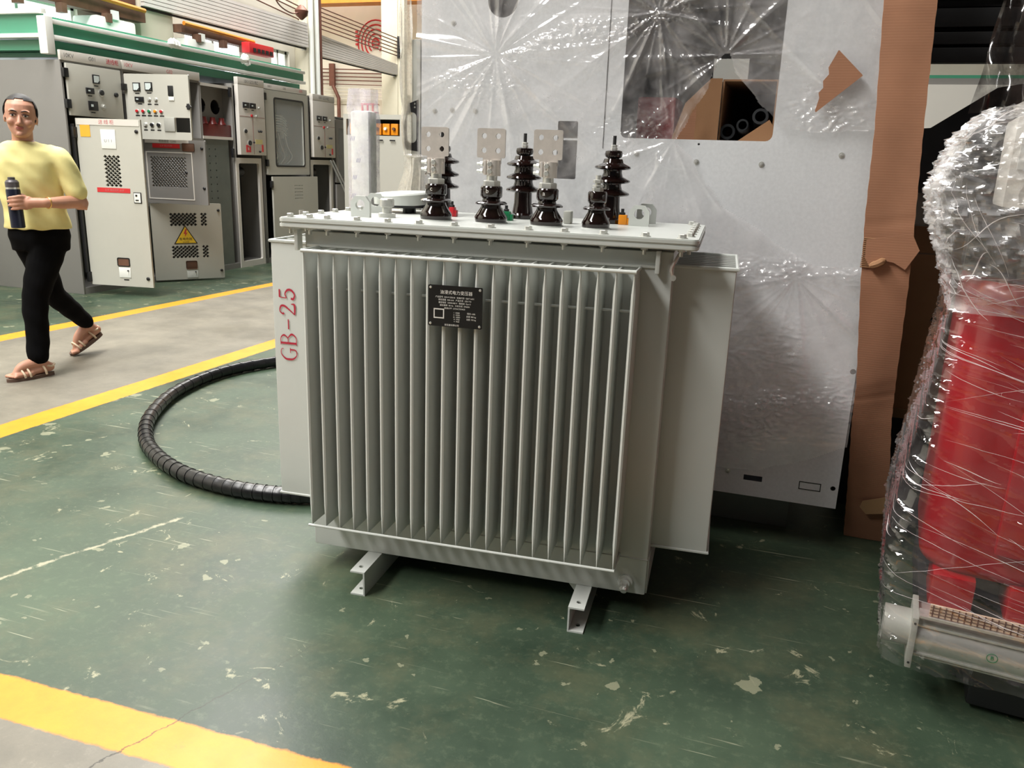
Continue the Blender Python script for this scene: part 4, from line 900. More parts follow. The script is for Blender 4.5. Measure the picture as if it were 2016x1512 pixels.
# cardboard box and black hoses seen through the opening
bx = thing('cardboard_box', 'open cardboard box holding black hoses inside the enclosure opening', 'box', (-.2, 3.2, 1.392))
bm = NB(); box(bm, -.262, -.256, 3.0, 3.5, 1.393, 1.60); obj('left_side', bm, carddark, bx)
bm = NB(); box(bm, -.086, -.08, 3.0, 3.5, 1.393, 1.60); obj('right_side', bm, carddark, bx)
bm = NB(); box(bm, -.256, -.086, 3.0, 3.5, 1.594, 1.60); obj('top_side', bm, carddark, bx)
bm = NB(); box(bm, -.256, -.086, 3.0, 3.5, 1.393, 1.399); obj('bottom_side', bm, carddark, bx)
bm = NB(); box(bm, -.256, -.086, 3.49, 3.5, 1.4, 1.594); obj('back_side', bm, dark, bx)  # cardboard back coloured dark to stand in for shade inside the box
bm = NB(); plate(bm, [(-.262, 1.60), (-.262, 1.395), (-.42, 1.395), (-.38, 1.52), (-.30, 1.60)], [], basis((0, 2.97, 0), (1, 0, 0), (0, 0, 1)) , .004); obj('left_flap', bm, carddark, bx)
bm = NB(); plate(bm, [(-.335, 1.396), (-.405, 1.396), (-.335, 1.505)], [], basis((0, 2.945, 0), (1, .12, 0), (0, 0, 1)), .004); obj('torn_flap', bm, card, bx)
bm = NB(); plate(bm, [(-.195, 1.396), (-.08, 1.396), (-.076, 1.44), (-.095, 1.468)], [], basis((0, 2.94, 0), (1, 0, 0), (0, 0, 1)), .004); obj('right_flap', bm, carddark, bx)
hosem = mat('black_corrugated_plastic', (34, 36, 38), .35, 0, .1)
def corr_hose(p0, p1, r, lab):
    M_, L = frame_to(p0, p1); n = int(L/.007); pr = []
    for i in range(n): z = i*L/n; pr += [(r, z), (r*1.1, z+.002), (r*1.1, z+.004), (r, z+.0055)]
    bm = NB(); lathe(bm, pr+[(r, L), (r*.75, L), (r*.7, L-.04)], 20, M_, cap=False); obj('corrugated_hose', bm, hosem, label=lab, cat='hose', loc=p0, group=None)
def smooth_hose(p0, p1, r, lab):
    M_, L = frame_to(p0, p1); bm = NB(); lathe(bm, [(r, 0), (r, L-.012), (r*1.12, L-.01), (r*1.12, L), (r*.75, L), (r*.7, L-.04)], 20, M_, cap=False); obj('black_pipe', bm, hosem, label=lab, cat='pipe', loc=p0)
smooth_hose((-.230, 3.2, 1.43), (-.232, 3.0, 1.430), .023, 'smooth black pipe end at the left of the open cardboard box')
corr_hose((-.182, 3.2, 1.424), (-.183, 2.99, 1.452), .019, 'ribbed black hose between two smooth pipes in the cardboard box')
smooth_hose((-.128, 3.2, 1.435), (-.128, 3.0, 1.482), .024, 'smooth black pipe end at the right of the open cardboard box')
bm = NB(); box(bm, -.31, -.19, 3.12, 3.135, 1.603, 1.68); obj('white_foam_board', bm, white, label='white foam board standing above the cardboard box inside the enclosure', cat='board', loc=(-.27, 3.13, 1.603))
bm = NB(); box(bm, -.57, -.43, 3.1, 3.3, 1.393, 1.55, .01); obj('red_component', bm, redpl, label='red component behind hazy film in the left of the enclosure opening', cat='component', loc=(-.5, 3.2, 1.393))

# film over the enclosure
K1 = np.array((-1.039, 1.664)); K2 = np.array((-.474, 1.790)); K3 = np.array((.05, .965)); K4 = np.array((-.395, 1.39)); K5 = np.array((-.25, 1.66))
def vnoise(x, z, f, seed):
    r = np.random.default_rng(seed); n = 64; g = r.random((n, n))
    u = x*f+7.3; v = z*f+3.1; i = np.floor(u).astype(int); j = np.floor(v).astype(int); a = u-i; b = v-j; a = a*a*(3-2*a); b = b*b*(3-2*b)
    G = lambda p, q: g[p % n, q % n]
    return (G(i, j)*(1-a)+G(i+1, j)*a)*(1-b)+(G(i, j+1)*(1-a)+G(i+1, j+1)*a)*b
def fbm(x, z, f, seed, o=4):
    return sum(vnoise(x, z, f*2**k_, seed+k_)*.5**k_ for k_ in range(o))
def ridge(v): return 1-np.abs(2*(v % 1)-1)
def film_h(x, z):
    h = .008+.006*fbm(x, z, 3, 1)
    for (K, A, kk, rr, ph) in ((K1, .016, 9, .45, .2), (K2, .012, 11, .4, .7), (K3, .010, 8, .35, .1), (K4, .010, 7, .3, .5), (K5, .012, 8, .3, .3)):
        dx, dz = x-K[0], z-K[1]; r = np.hypot(dx, dz)+1e-4; th = np.arctan2(dz, dx)/(2*PI)
        w_ = vnoise(th*20+30, r*2, 1, 5)*.35
        h = h+A*ridge(th*kk+ph+w_)**4*np.exp(-r/rr)*np.minimum(1, r/.05)+A*.6*ridge(th*kk*2.3+ph*3+w_)**5*np.exp(-r/(rr*.6))*np.minimum(1, r/.05)
    def band(z0, x0, x1, sl, wd, A, f):
        c = z0+sl*(x-x0)+.02*np.sin(x*14); m_ = np.exp(-((z-c)/wd)**2)*np.clip((x-x0)/.1, 0, 1)*np.clip((x1-x)/.1, 0, 1)
        return m_*A*ridge(fbm(x*.6, z*2.2, f, 11)*2.5)**2
    h = h+band(1.665, -1.0, -.3, .22, .028, .016, 26)+band(1.55, -1.3, -.9, .1, .05, .008, 30)
    h = h+band(1.0, -.3, .3, -.04, .035, .018, 22)+band(.53, -.3, .3, .0, .035, .014, 26)+band(.40, -.3, .3, .3, .09, .010, 18)
    h = h+band(.75, -.3, .15, -.2, .12, .008, 14)+band(1.43, -.7, -.35, .0, .06, .006, 24)+band(1.5, -.08, .3, -.3, .10, .010, 18)
    h = h+.010*ridge(z*3.2+x*2.6+.4*fbm(x, z, 2, 21))**10*(x > -.45)*(z > 1.3)
    return h
def inpoly(x, z, poly):
    c = np.zeros(x.shape, bool); j = len(poly)-1
    for i in range(len(poly)):
        xi, zi = poly[i]; xj, zj = poly[j]
        c ^= ((zi > z) != (zj > z)) & (x < (xj-xi)*(z-zi)/(zj-zi+1e-12)+xi); j = i
    return c
fx0, fx1, fz0, fz1 = -1.345, .285, .235, 2.1
nx, nz = 420, 480
gx, gz = np.meshgrid(np.linspace(fx0, fx1, nx), np.linspace(fz0, fz1, nz))
h = film_h(gx, gz)
jx = .006*np.sin(gz*60)*vnoise(gx, gz, 12, 3)
bare = [(-.37, 1.385), (-.22, 1.193), (.10, 1.005), (.30, 1.01), (.30, 1.44), (.05, 1.42), (-.08, 1.44)]
tri = [(-.385, 1.39), (-.345, 1.47), (-.30, 1.545), (-.262, 1.655), (-.245, 1.66), (-.21, 1.60), (-.13, 1.51), (-.085, 1.475), (-.05, 1.385)]
low = [(-1.4, .2), (-1.4, .26), (-.15, .255), (.0, .262), (.10, .30), (.30, .40), (.30, .2)]
cut = inpoly(gx+jx, gz+jx, bare) | inpoly(gx+jx, gz+jx, tri) | inpoly(gx, gz+jx, low)
vid = -np.ones(gx.shape, int); verts = np.stack([gx.ravel(), (PY-.004-h).ravel(), gz.ravel()], 1)
cc = cut[:-1, :-1] | cut[1:, :-1] | cut[:-1, 1:] | cut[1:, 1:]
idx = np.arange(nx*nz).reshape(nz, nx); a = idx[:-1, :-1][~cc]; b = idx[:-1, 1:][~cc]; c = idx[1:, 1:][~cc]; d = idx[1:, :-1][~cc]
me = bpy.data.meshes.new('film'); F = np.stack([a, b, c, d], 1)
used = np.unique(F); rm = -np.ones(nx*nz, int); rm[used] = np.arange(len(used))
me.from_pydata(verts[used].tolist(), [], rm[F].tolist()); me.shade_smooth(); me.materials.append(film_mat('enclosure_film', .27, (246, 242, 242), .12))
fo = bpy.data.objects.new('packing_film', me); COL.objects.link(fo)
setp(fo, 'torn wrinkled clear packing film stretched over the galvanised enclosure', 'film')
# film hanging off the left side of the enclosure
n1, n2 = 40, 120; pts = []
for j in range(n2):
    z = 1.12+.95*j/(n2-1); xl = np.interp(z, [1.12, 1.15, 1.25, 1.40, 1.60, 2.0], [-1.44, -1.435, -1.40, -1.415, -1.42, -1.41]); xr = -1.30 if z < 1.3 else -1.37
    for i in range(n1):
        s = i/(n1-1); x = xl+(xr-xl)*s
        pts.append((x, 2.86-.02*math.sin(s*7+z*3)+.012*math.sin(s*23+z*9)*math.sin(z*17), z+.02*s))
bm = NB(); surf(bm, pts, n1, n2); obj('hanging_film', bm, film_mat('side_film', .7, (236, 230, 218), .2), label='loose white film hanging at the left side of the enclosure', cat='film', loc=(-1.42, 2.86, 1.12))
# cardboard scrap under the film
bm = NB(); plate(bm, [(.088, 1.668), (.09, 1.67), (.165, 1.60), (.168, 1.596), (.045, 1.487), (.042, 1.492), (.05, 1.53), (.046, 1.545), (.058, 1.56), (.055, 1.58), (.07, 1.60), (.066, 1.62), (.08, 1.65)], [], XZ(2.842), .004)
obj('cardboard_scrap', bm, card, label='torn diamond-shaped cardboard scrap held on the enclosure under film', cat='cardboard', loc=(.1, 2.84, 1.49))

# ================================================================ CARDBOARD STRIP
cs = thing('cardboard_strip', 'tall brown corrugated cardboard strip leaning at the right edge of the enclosure', 'cardboard', (.4, 2.95, 0))
Ls = [(.192, 2.80, 2.05), (.194, 2.80, 1.803), (.220, 2.80, 1.445), (.230, 2.80, 1.17), (.246, 2.80, .962), (.283, 2.84, .621), (.290, 2.88, .478), (.317, 2.96, .209), (.335, 3.02, .002)]
Rs = [(.322, 2.80, 2.05), (.338, 2.80, 1.799), (.356, 2.80, 1.447), (.372, 2.80, 1.193), (.385, 2.80, .973), (.400, 2.84, .667), (.413, 2.88, .497), (.452, 2.96, .234), (.478, 3.02, .002)]
def resample(A, n):
    A = np.array(A); t = np.linspace(0, 1, len(A)); q = np.linspace(0, 1, n); return np.stack([np.interp(q, t, A[:, k_]) for k_ in range(3)], 1)
Lr, Rr = resample(Ls, 120), resample(Rs, 120); pts = []
for j in range(120):
    for i in range(9):
        s = i/8; p = Lr[j]*(1-s)+Rr[j]*s; cre = .0022*(j in (14, 46, 80, 108)); pts.append((p[0]+.0008*math.sin(j*1.7), p[1]+.002*math.sin(s*5+j*.12)+cre, p[2]))
bm = NB(); surf(bm, pts, 9, 120)
r = bmesh.ops.extrude_face_region(bm, geom=bm.faces[:], use_keep_orig=True)
for v in r['geom']:
    if isinstance(v, bmesh.types.BMVert): v.co.y += .006
bmesh.ops.recalc_face_normals(bm, faces=bm.faces[:]); obj('board', bm, card, cs)
bm = NB(); pts = []
fl = [(.243, 1.107), (.371, 1.131), (.398, 1.082), (.366, 1.02), (.33, 1.04), (.30, 1.045), (.262, 1.022), (.245, 1.05)]
plate(bm, fl, [], XZ(2.785), .003); bm.transform(Matrix.Identity(4)); obj('torn_face_paper', bm, card, cs, label='torn flap of face paper')
bm = NB()
for i in range(16): cyl(bm, (.236, 2.796, 1.02+i*.006), (.27, 2.796, 1.02+i*.006), .0022, n=6)
obj('exposed_flutes', bm, carddark, cs, kind='stuff')
bm = NB(); tube(bm, spline([(.262, 2.78, 1.025), (.285, 2.775, 1.035), (.305, 2.775, 1.05)], 4), [.006, .01, .012, .012, .012, .012, .012, .01, .004][:9], 8); obj('paper_curl', bm, carddark, cs)
bm = NB(); plate(bm, [(.372, .205-.03), (.454, .205), (.462, .14), (.39, .125), (.366, .15)], [], basis((0, 2.962, 0), (1, 0, 0), (0, .22*-.27, 1)), .001); obj('tape_patch', bm, mat('brown_packing_tape', (150, 118, 84), .3), cs)

# ================================================================ CLUTTER RIGHT OF THE STRIP
t = thing('brown_carton', 'large shaded brown carton behind the cardboard strip', 'carton', (.7, 3.6, .40))
for (a, b_, c_, d_, nm) in ((.30, 1.2, .405, 1.03, 'body'),):
    bm = NB(); box(bm, a, b_, 3.3, 4.0, c_, d_, .004); obj(nm, bm, carddark, t)
bm = NB(); box(bm, .30, 1.2, 3.3, 3.31, 1.035, 1.13); obj('upper_flap', bm, carddark, t)
bm = NB(); box(bm, .30, 1.2, 3.29, 3.30, .405, .44); obj('packing_tape', bm, mat('carton_tape', (120, 92, 60), .3), t)
bm = NB(); text_bm(bm, 'AK', XZ(3.297) @ Matrix.Translation((.57, .80, 0)), .04, .0005); obj('lettering', bm, black, t, smooth=0)
bm = NB(); box(bm, .30, 1.2, 3.35, 4.0, 0, .40); obj('black_pallet_box', bm, dark, label='black crate under the shaded brown carton', cat='crate', loc=(.7, 3.6, 0))
bm = NB(); box(bm, .36, .52, 3.3, 3.36, 1.13, 1.29, .012); obj('pale_case', bm, graypl, label='small pale rounded case standing on the shaded brown carton', cat='case', loc=(.45, 3.33, 1.13))
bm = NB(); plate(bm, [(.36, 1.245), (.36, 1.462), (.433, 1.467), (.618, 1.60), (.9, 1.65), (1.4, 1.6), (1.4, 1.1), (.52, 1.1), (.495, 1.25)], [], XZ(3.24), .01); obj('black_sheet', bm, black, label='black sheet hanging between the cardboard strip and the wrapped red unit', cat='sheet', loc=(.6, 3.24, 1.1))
t = thing('black_steel_rack', 'black steel rack with level beams at the top right', 'rack', (.8, 3.5, 0))
for z0, z1 in ((1.685, 1.735), (1.745, 1.785), (1.80, 1.86), (1.9, 2.3)):
    bm = NB(); box(bm, .30, 1.6, 3.3, 3.34, z0, z1, .004); obj('beam', bm, dark, t)
for x in (1.25, 1.55):
    for y in (3.34, 4.0):
        bm = NB(); box(bm, x, x+.05, y, y+.05, 0, 2.3); obj('upright', bm, dark, t)
bm = NB(); box(bm, .30, 1.6, 3.35, 3.36, 1.69, 2.35); obj('dark_backdrop', bm, dark, t)  # added dark sheet that hides the bright wall between the beams
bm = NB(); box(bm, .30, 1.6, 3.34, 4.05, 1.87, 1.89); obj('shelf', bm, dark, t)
bm = NB(); lathe(bm, [(.20, 0), (.21, .03), (.21, .25), (.205, .27), (.21, .29), (.21, .58), (.19, .6), (0, .6)], 36, Matrix.Translation((.86, 3.02, 1.52)))
obj('black_drum', bm, mat('glossy_dark_plastic', (44, 36, 34), .22, 0, .2, coat=.3), label='dark glossy wrapped drum at the top right corner', cat='drum', loc=(.86, 3.02, 1.52))
bm = NB(); box(bm, .70, 1.4, 2.85, 3.2, 1.48, 1.52); obj('drum_shelf', bm, dark, label='dark shelf under the glossy drum', cat='shelf', loc=(.9, 3.0, 1.48))
pts = []
for j in range(50):
    z = 1.50+.45*j/49
    for i in range(20):
        s = i/19; pts.append((.50+.16*s+(.10*(z-1.5)), 2.97+.03*math.sin(s*9+z*6)+.015*math.sin(z*30+s*4), z))
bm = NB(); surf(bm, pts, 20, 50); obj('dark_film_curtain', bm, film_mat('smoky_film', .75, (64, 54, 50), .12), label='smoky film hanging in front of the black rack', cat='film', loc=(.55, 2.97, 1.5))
# far cabinet seen through the gap
t = thing('far_grey_cabinet', 'pale grey cabinet far away in the gap beside the cardboard strip', 'cabinet', (1.1, 6.4, 0))
bm = NB(); box(bm, .60, 1.5, 6.1, 6.9, 0, 1.92); obj('body', bm, cabside, t)
bm = NB(); plate(bm, rrect(.66, 1.44, .1, 1.88), [], XZ(6.08), .02); obj('door', bm, cabwhite, t)
bm = NB(); box(bm, -.5, 3.5, 11.0, 11.1, 2.05, 2.4); box(bm, -.5, 3.5, 10.98, 11.0, 2.4, 2.45); obj('far_green_fascia', bm, green, label='green fascia far away above the pale cabinet in the gap', cat='fascia', loc=(1.5, 11, 2.05))
bm = NB(); box(bm, -.45, -.35, 11.0, 11.1, 0, 2.05); box(bm, 3.3, 3.4, 11.0, 11.1, 0, 2.05); obj('fascia_posts', bm, pillarm, bpy.data.objects['far_green_fascia'])

# ================================================================ WRAPPED RED DRY TRANSFORMER (right)
rzR = math.radians(-7)
RT = thing('wrapped_red_transformer', 'red coil transformer wrapped in clear stretch film at the right edge', 'transformer', (.42, 2.0, 0), rz=rzR)
RB = Matrix.Translation((.42, 2.0, 0)) @ Matrix.Rotation(rzR, 4, 'Z')
def RO(name, bm, mt, **k):
    bm.transform(RB); return obj(name, bm, mt, RT, **k)
def coil(cx, cy, hx, hy, z0, z1, rad):
    b = NB(); pts = []; sec = rrect(cx-hx, cx+hx, cy-hy, cy+hy, rad, 8)
    zs = [z0, z0+.015, z0+.03, (z0+z1)/2, z1-.03, z1-.015, z1]; sc = [.92, .98, 1, 1, 1, .98, .92]
    for z, s in zip(zs, sc):
        for p in sec: pts.append((cx+(p[0]-cx)*s, cy+(p[1]-cy)*s, z))
    surf(b, pts, len(sec), len(zs), closeu=True)
    vs = [v for v in b.verts]; n_ = len(sec); b.faces.new(vs[:n_][::-1]); b.faces.new(vs[-n_:]); return b
RO('coil', coil(.175, .36, .19, .24, .33, 1.07, .10), redcoil); RO('coil', coil(.60, .36, .19, .24, .33, 1.07, .10), redcoil); RO('coil', coil(1.02, .36, .19, .24, .33, 1.07, .10), redcoil)
for x in (.02, .19, .36, .52, .70, .95):
    b = NB(); box(b, x, x+.10, .10, .25, .24, .335, .01); RO('support_block', b, redcoil)
b = NB(); box(b, .14, .30, .085, .12, .42, .78, .01); RO('coil_rib', b, redcoil)
b = NB(); box(b, -.02, 1.2, .25, .47, 1.08, 1.24, .006); RO('core_yoke', b, dark)
b = NB(); box(b, -.03, 1.2, .17, .20, 1.09, 1.22, .004); RO('yoke_clamp', b, black)
b = NB(); box(b, .0, 1.2, .10, .60, .16, .245, .004); RO('bottom_yoke', b, dark)
b = NB(); box(b, .02, .36, .13, .38, 1.24, 1.44, .01, ); RO('terminal_box', b, cabwhite)
b = NB(); box(b, .035, .30, .122, .128, 1.325, 1.43); q = RO('paper_label', b, paperm)
for r_ in range(4):
    for c_ in range(3):
        b = NB(); box(b, .05+c_*.062, .095+c_*.062, .119, .1215, 1.34+r_*.022, 1.349+r_*.022); b.transform(RB); obj('print_block', b, greyprint, q)
for (x, z, rr) in ((.05, 1.14, .03), (.17, 1.15, .035)):
    b = NB(); cyl(b, (x, .17, z), (x, .11, z-.01), rr, rr*.8, 18); RO('lead_boot', b, black)
# cross-flow fan: housing, end cap, bracket
b = NB(); prof_ = [(.0, .165), (.0, .235), (.02, .255), (.05, .258)]
sec = [(.02, .145), (.0, .16), (-.012, .18), (-.014, .20), (-.008, .222), (.01, .24), (.04, .25), (.10, .25), (.10, .145)]
pts = []
for x in (.0, .5, 1.2):
    for y, z in sec: pts.append((x, y, z))
surf(b, pts, len(sec), 3, closeu=True)
for k_ in range(3): pass
RO('fan_housing', b, mat('brushed_aluminium', (214, 212, 206), .3, .75, .05, 40))
for z, yy in ((.150, .008), (.163, -.004), (.238, -.002)):
    b = NB(); tube(b, [(0, yy, z), (1.2, yy, z)], .004, 6); RO('housing_rib', b, zinc)
b = NB(); cyl(b, (-.075, .05, .20), (-.012, .05, .20), .046, n=28); RO('motor_cap', b, graypl)
b = NB(); box(b, -.014, 0, -.02, .11, .125, .262, .002); br = RO('end_bracket', b, graypl)
for z in (.14, .248):
    b = NB(); cyl(b, (-.007, -.021, z), (-.007, -.019, z), .003, n=10); b.transform(RB); obj('rivet_hole', b, black, br)
b = NB(); box(b, .0, 1.2, -.012, .03, .262, .268); RO('top_flange', b, zinc)
b = NB(); box(b, .02, 1.2, -.004, .002, .27, .30); RO('mesh_strip', b, mat('tan_cork', (200, 172, 148), .7, 0, .2, 60))
b = NB()
for i in range(85): box(b, .025+i*.0138, .0275+i*.0138, -.0055, -.004, .27, .30)
for z in (.277, .285, .293): box(b, .02, 1.2, -.0055, -.004, z, z+.0015)
RO('mesh_wires', b, rust, kind='stuff')
b = NB(); Mx = XZ(-.0145) @ Matrix.Translation((.165, .203, 0)); plate(b, circ(0, 0, .012, 24), [circ(0, 0, .0105, 24)], Mx, .0006); text_bm(b, 'B', Mx, .014, .0004); RO('inspection_stamp', b, greenp, smooth=0, label='green circled B stamp')
b = NB(); box(b, .14, 1.2, .06, .75, .02, .12, .01); RO('black_base', b, black)
for x in (.2, .8):
    b = NB(); cyl(b, (x, .10, .035), (x, .16, .035), .035, n=18); RO('wheel', b, rubber)
# stretch-wrap hull
zz = [.135, .20, .32, .44, .60, .80, 1.02, 1.12, 1.20, 1.27, 1.33, 1.40, 1.455]
xl = [-.065, -.075, -.09, -.095, -.075, -.055, -.038, -.055, -.085, -.10, -.085, -.06, -.01]
yf = [-.035, -.035, -.03, -.01, .03, .06, .09, .07, .05, .05, .06, .075, .10]
NZ_, NU = 330, 220; pts = []
zq = np.linspace(.135, 1.455, NZ_); XL = np.interp(zq, zz, xl); YF = np.interp(zq, zz, yf)
U = np.linspace(0, 1, NU)
for j in range(NZ_):
    z = zq[j]; x0, y0 = XL[j], YF[j]
    # path: back-left corner -> front-left corner (rounded) -> along the front
    Lside, Lf, rc = .60, 1.3, .05
    for i in range(NU):
        s = (U[i]**1.0)*(Lside+Lf)
        if s < Lside-rc: p = (x0, y0+Lside-s, 0); nrm = (-1, 0)
        elif s < Lside+rc:
            a = (s-(Lside-rc))/(2*rc)*PI/2; p = (x0+rc-rc*math.cos(a), y0+rc-rc*math.sin(a), 0); nrm = (-math.cos(a), -math.sin(a))
        else: p = (x0+rc+(s-Lside-rc), y0, 0); nrm = (0, -1)
        pts.append((p[0], p[1], z, nrm[0], nrm[1], s))
A = np.array(pts); s_, z_ = A[:, 5], A[:, 2]
up = np.clip((z_-1.0)/.15, 0, 1); 
lines = ridge(z_*19+s_*7+1.2*fbm(s_, z_, 3, 31))**8*.007+ridge(z_*15+s_*3.5+2*fbm(s_, z_, 2, 33))**14*.008
crum = ridge(fbm(s_, z_, 9, 35)*3)**3*.016+ridge(fbm(s_*1.5, z_*.6, 16, 36)*3)**3*.008
fold = ridge(s_*9-z_*2+.6*fbm(s_, z_, 3, 37))**8*.008*np.clip((.45-z_)/.2, 0, 1)
hh = lines*(1-up*.6)+crum*up+fold+.006*fbm(s_, z_, 4, 38)
P3 = np.stack([A[:, 0]+A[:, 3]*hh, A[:, 1]+A[:, 4]*hh, z_], 1)
b = NB(); surf(b, P3.tolist(), NU, NZ_)
b2 = b
m2_ = z_ > .99
P4 = np.stack([A[:, 0]+A[:, 3]*(hh+.006+.02*ridge(fbm(s_, z_, 7, 51)*2.5)**2*up), A[:, 1]+A[:, 4]*(hh+.006+.02*ridge(fbm(s_, z_, 7, 51)*2.5)**2*up), z_], 1).reshape(NZ_, NU, 3)
j0 = int(np.argmax(zq > 1.0)); P4 = P4[j0:]
# taut gathered folds of the film, coloured pale to stand in for streak highlights
P3g = P3.reshape(NZ_, NU, 3); Ag = A.reshape(NZ_, NU, 6)
def hull_at(s, z):
    j = (z-.135)/(1.455-.135)*(NZ_-1); i = s/1.9*(NU-1); j = min(max(j, 0), NZ_-1.01); i = min(max(i, 0), NU-1.01); a, b_ = int(j), int(i); fj, fi = j-a, i-b_
    q = (P3g[a, b_]*(1-fi)+P3g[a, b_+1]*fi)*(1-fj)+(P3g[a+1, b_]*(1-fi)+P3g[a+1, b_+1]*fi)*fj; n_ = Ag[a, b_, 3:5]
    return Vector((q[0]+n_[0]*.0015, q[1]+n_[1]*.0015, q[2]))
b = NB(); r8 = np.random.default_rng(12)
for q in range(90):
    z0 = r8.uniform(.32, 1.1); s0 = r8.uniform(.50, 1.0); Lg = r8.uniform(.06, .45); sl = r8.choice([-.22, -.30, -.12, -.5, .3], p=[.35, .25, .2, .12, .08]); w_ = r8.uniform(.0003, .0010)
    pts = [hull_at(s0+Lg*t_, z0+sl*Lg*t_+.008*math.sin(t_*3+q)) for t_ in np.linspace(0, 1, 14)]
    tube(b, pts, [w_*math.sin(PI*(k_+.5)/14) for k_ in range(14)], 5)
for q in range(40):
    z0 = r8.uniform(1.0, 1.38); s0 = r8.uniform(.50, .95); Lg = r8.uniform(.05, .2); an = r8.uniform(-1.4, 1.4); w_ = r8.uniform(.0005, .0016)
    pts = [hull_at(s0+Lg*t_*math.cos(an), min(1.45, z0+Lg*t_*math.sin(an)+.01*math.sin(t_*6+q))) for t_ in np.linspace(0, 1, 12)]
    pts = [p+Vector((0, -.012, 0)) for p in pts]; tube(b, pts, [w_*math.sin(PI*(k_+.5)/12) for k_ in range(12)], 5)
RO('film_fold_glints', b, film_mat('pale_glint_film', .75, (250, 244, 244), .08), kind='stuff')
RO('stretch_film', b2, film_mat('stretch_film', .045, (240, 234, 234), .05))
b = NB(); surf(b, P4.reshape(-1, 3).tolist(), NU, P4.shape[0]); RO('outer_film_layer', b, film_mat('outer_film_layer', .3, (240, 238, 238), .06))
b = NB(); pts = []
for j in range(60):
    t_ = j/59
    for i in range(80):
        s = i/79; x = -.01+s*1.3; pts.append((x, .10+t_*.45, 1.455-.02*t_+.03*math.sin(s*3)+.010*float(ridge(np.array(s*9+t_*4.3+math.sin(s*11)))**3)))
surf(b, pts, 80, 60); RO('stretch_film_top', b, film_mat('stretch_film_top', .3, (240, 236, 236), .05))

# ================================================================ THE WOMAN
def remesh(bm, vox, smooth_it=3, M=None):
    """weld overlapping closed shapes into one continuous skin"""
    me = bpy.data.meshes.new('rm'); bm.to_mesh(me); bm.free(); ob = bpy.data.objects.new('rm', me); COL.objects.link(ob)
    md = ob.modifiers.new('r', 'REMESH'); md.mode = 'VOXEL'; md.voxel_size = vox
    if smooth_it: sm = ob.modifiers.new('s', 'SMOOTH'); sm.iterations = smooth_it; sm.factor = .5
    dg = bpy.context.evaluated_depsgraph_get(); m2 = bpy.data.meshes.new_from_object(ob.evaluated_get(dg))
    b = bmesh.new(); b.from_mesh(m2); bpy.data.objects.remove(ob); bpy.data.meshes.remove(me); bpy.data.meshes.remove(m2)
    return b
def ell(bm, c, r, M=None, seg=20):
    nb = bmesh.new(); bmesh.ops.create_uvsphere(nb, u_segments=seg, v_segments=seg//2+2, radius=1)
    nb.transform(Matrix.Translation(c) @ Matrix.Diagonal((r[0], r[1], r[2], 1))); return merge(bm, nb, M)
def limb(bm, pts, rads, n=14, sub=6):
    sp_ = spline(pts, sub); rr = np.interp(np.linspace(0, len(rads)-1, len(sp_)), range(len(rads)), rads)
    tube(bm, sp_, [float(q) for q in rr], n)
    for p, q in ((sp_[0], rr[0]), (sp_[-1], rr[-1])): ell(bm, p, (q, q, q), seg=12)
Lx = Vector((.9, .43, 0)).normalized(); Fd = Vector((.43, -.9, 0)).normalized()
def torso(bm, rings, n=28):
    pts = []
    for (cx, cy, z, a, b_) in rings:
        for i in range(n):
            t_ = 2*PI*i/n; ca, sa = math.cos(t_), math.sin(t_); p = Vector((cx, cy, z))+Lx*(a*ca*abs(ca)**-.15 if abs(ca) > .01 else 0)+Fd*(b_*sa); pts.append(p)
    nb = bmesh.new(); surf(nb, pts, n, len(rings), closeu=True); vs = nb.verts[:]; nb.faces.new(vs[:n][::-1]); nb.faces.new(vs[-n:]); bmesh.ops.recalc_face_normals(nb, faces=nb.faces[:]); merge(bm, nb)
V = Vector
CH_ = V((-4.085, 3.565, 0))
neck = V((-4.075, 3.56, 1.33)); shL = V((-3.925, 3.645, 1.262)); shR = V((-4.235, 3.49, 1.262))
elL = V((-3.855, 3.70, 1.00)); wrL = V((-3.885, 3.485, 1.0)); BOT = V((-4.005, 3.405, 1.0))
elR = V((-4.31, 3.50, 1.0)); wrR = V((-4.30, 3.36, .80))
hipL, knL, anL = V((-4.03, 3.63, .80)), V((-4.055, 3.50, .455)), V((-4.035, 3.455, .09))
hipR, knR, anR = V((-4.14, 3.58, .80)), V((-4.155, 3.71, .455)), V((-4.235, 4.02, .185))
toeL, toeR = V((-4.085, 3.29, .028)), V((-4.285, 3.905, .03))
PE = thing('person', 'woman in a pale yellow t-shirt and black trousers walking with a dark flask', 'person', (-4.08, 3.6, 0))
# head, built facing -Y then turned to the camera
HM = Matrix.Translation((-4.062, 3.545, 1.343)) @ Matrix.Rotation(math.radians(44), 4, 'Z') @ Matrix.Rotation(math.radians(3), 4, 'Y')
hb = NB()
hr = [(.0, .020, -.078, -.02), (.008, .034, -.088, .0), (.025, .048, -.090, .03), (.05, .061, -.088, .055), (.08, .068, -.086, .075), (.11, .072, -.084, .086), (.14, .074, -.086, .092), (.17, .071, -.080, .090), (.195, .060, -.062, .078), (.212, .040, -.038, .056), (.221, .018, -.012, .034)]
pts = []; n = 28
for z, hw, yf_, yb_ in hr:
    for i in range(n):
        t_ = 2*PI*i/n; c_, s_2 = math.cos(t_), math.sin(t_); cy = (yf_+yb_)/2; ry = (yb_-yf_)/2; pts.append((hw*math.copysign(abs(c_)**.85, c_), cy+ry*s_2, z))
nb = bmesh.new(); surf(nb, pts, n, len(hr), closeu=True); vs = nb.verts[:]; nb.faces.new(vs[:n][::-1]); nb.faces.new(vs[-n:]); bmesh.ops.recalc_face_normals(nb, faces=nb.faces[:]); merge(hb, nb)
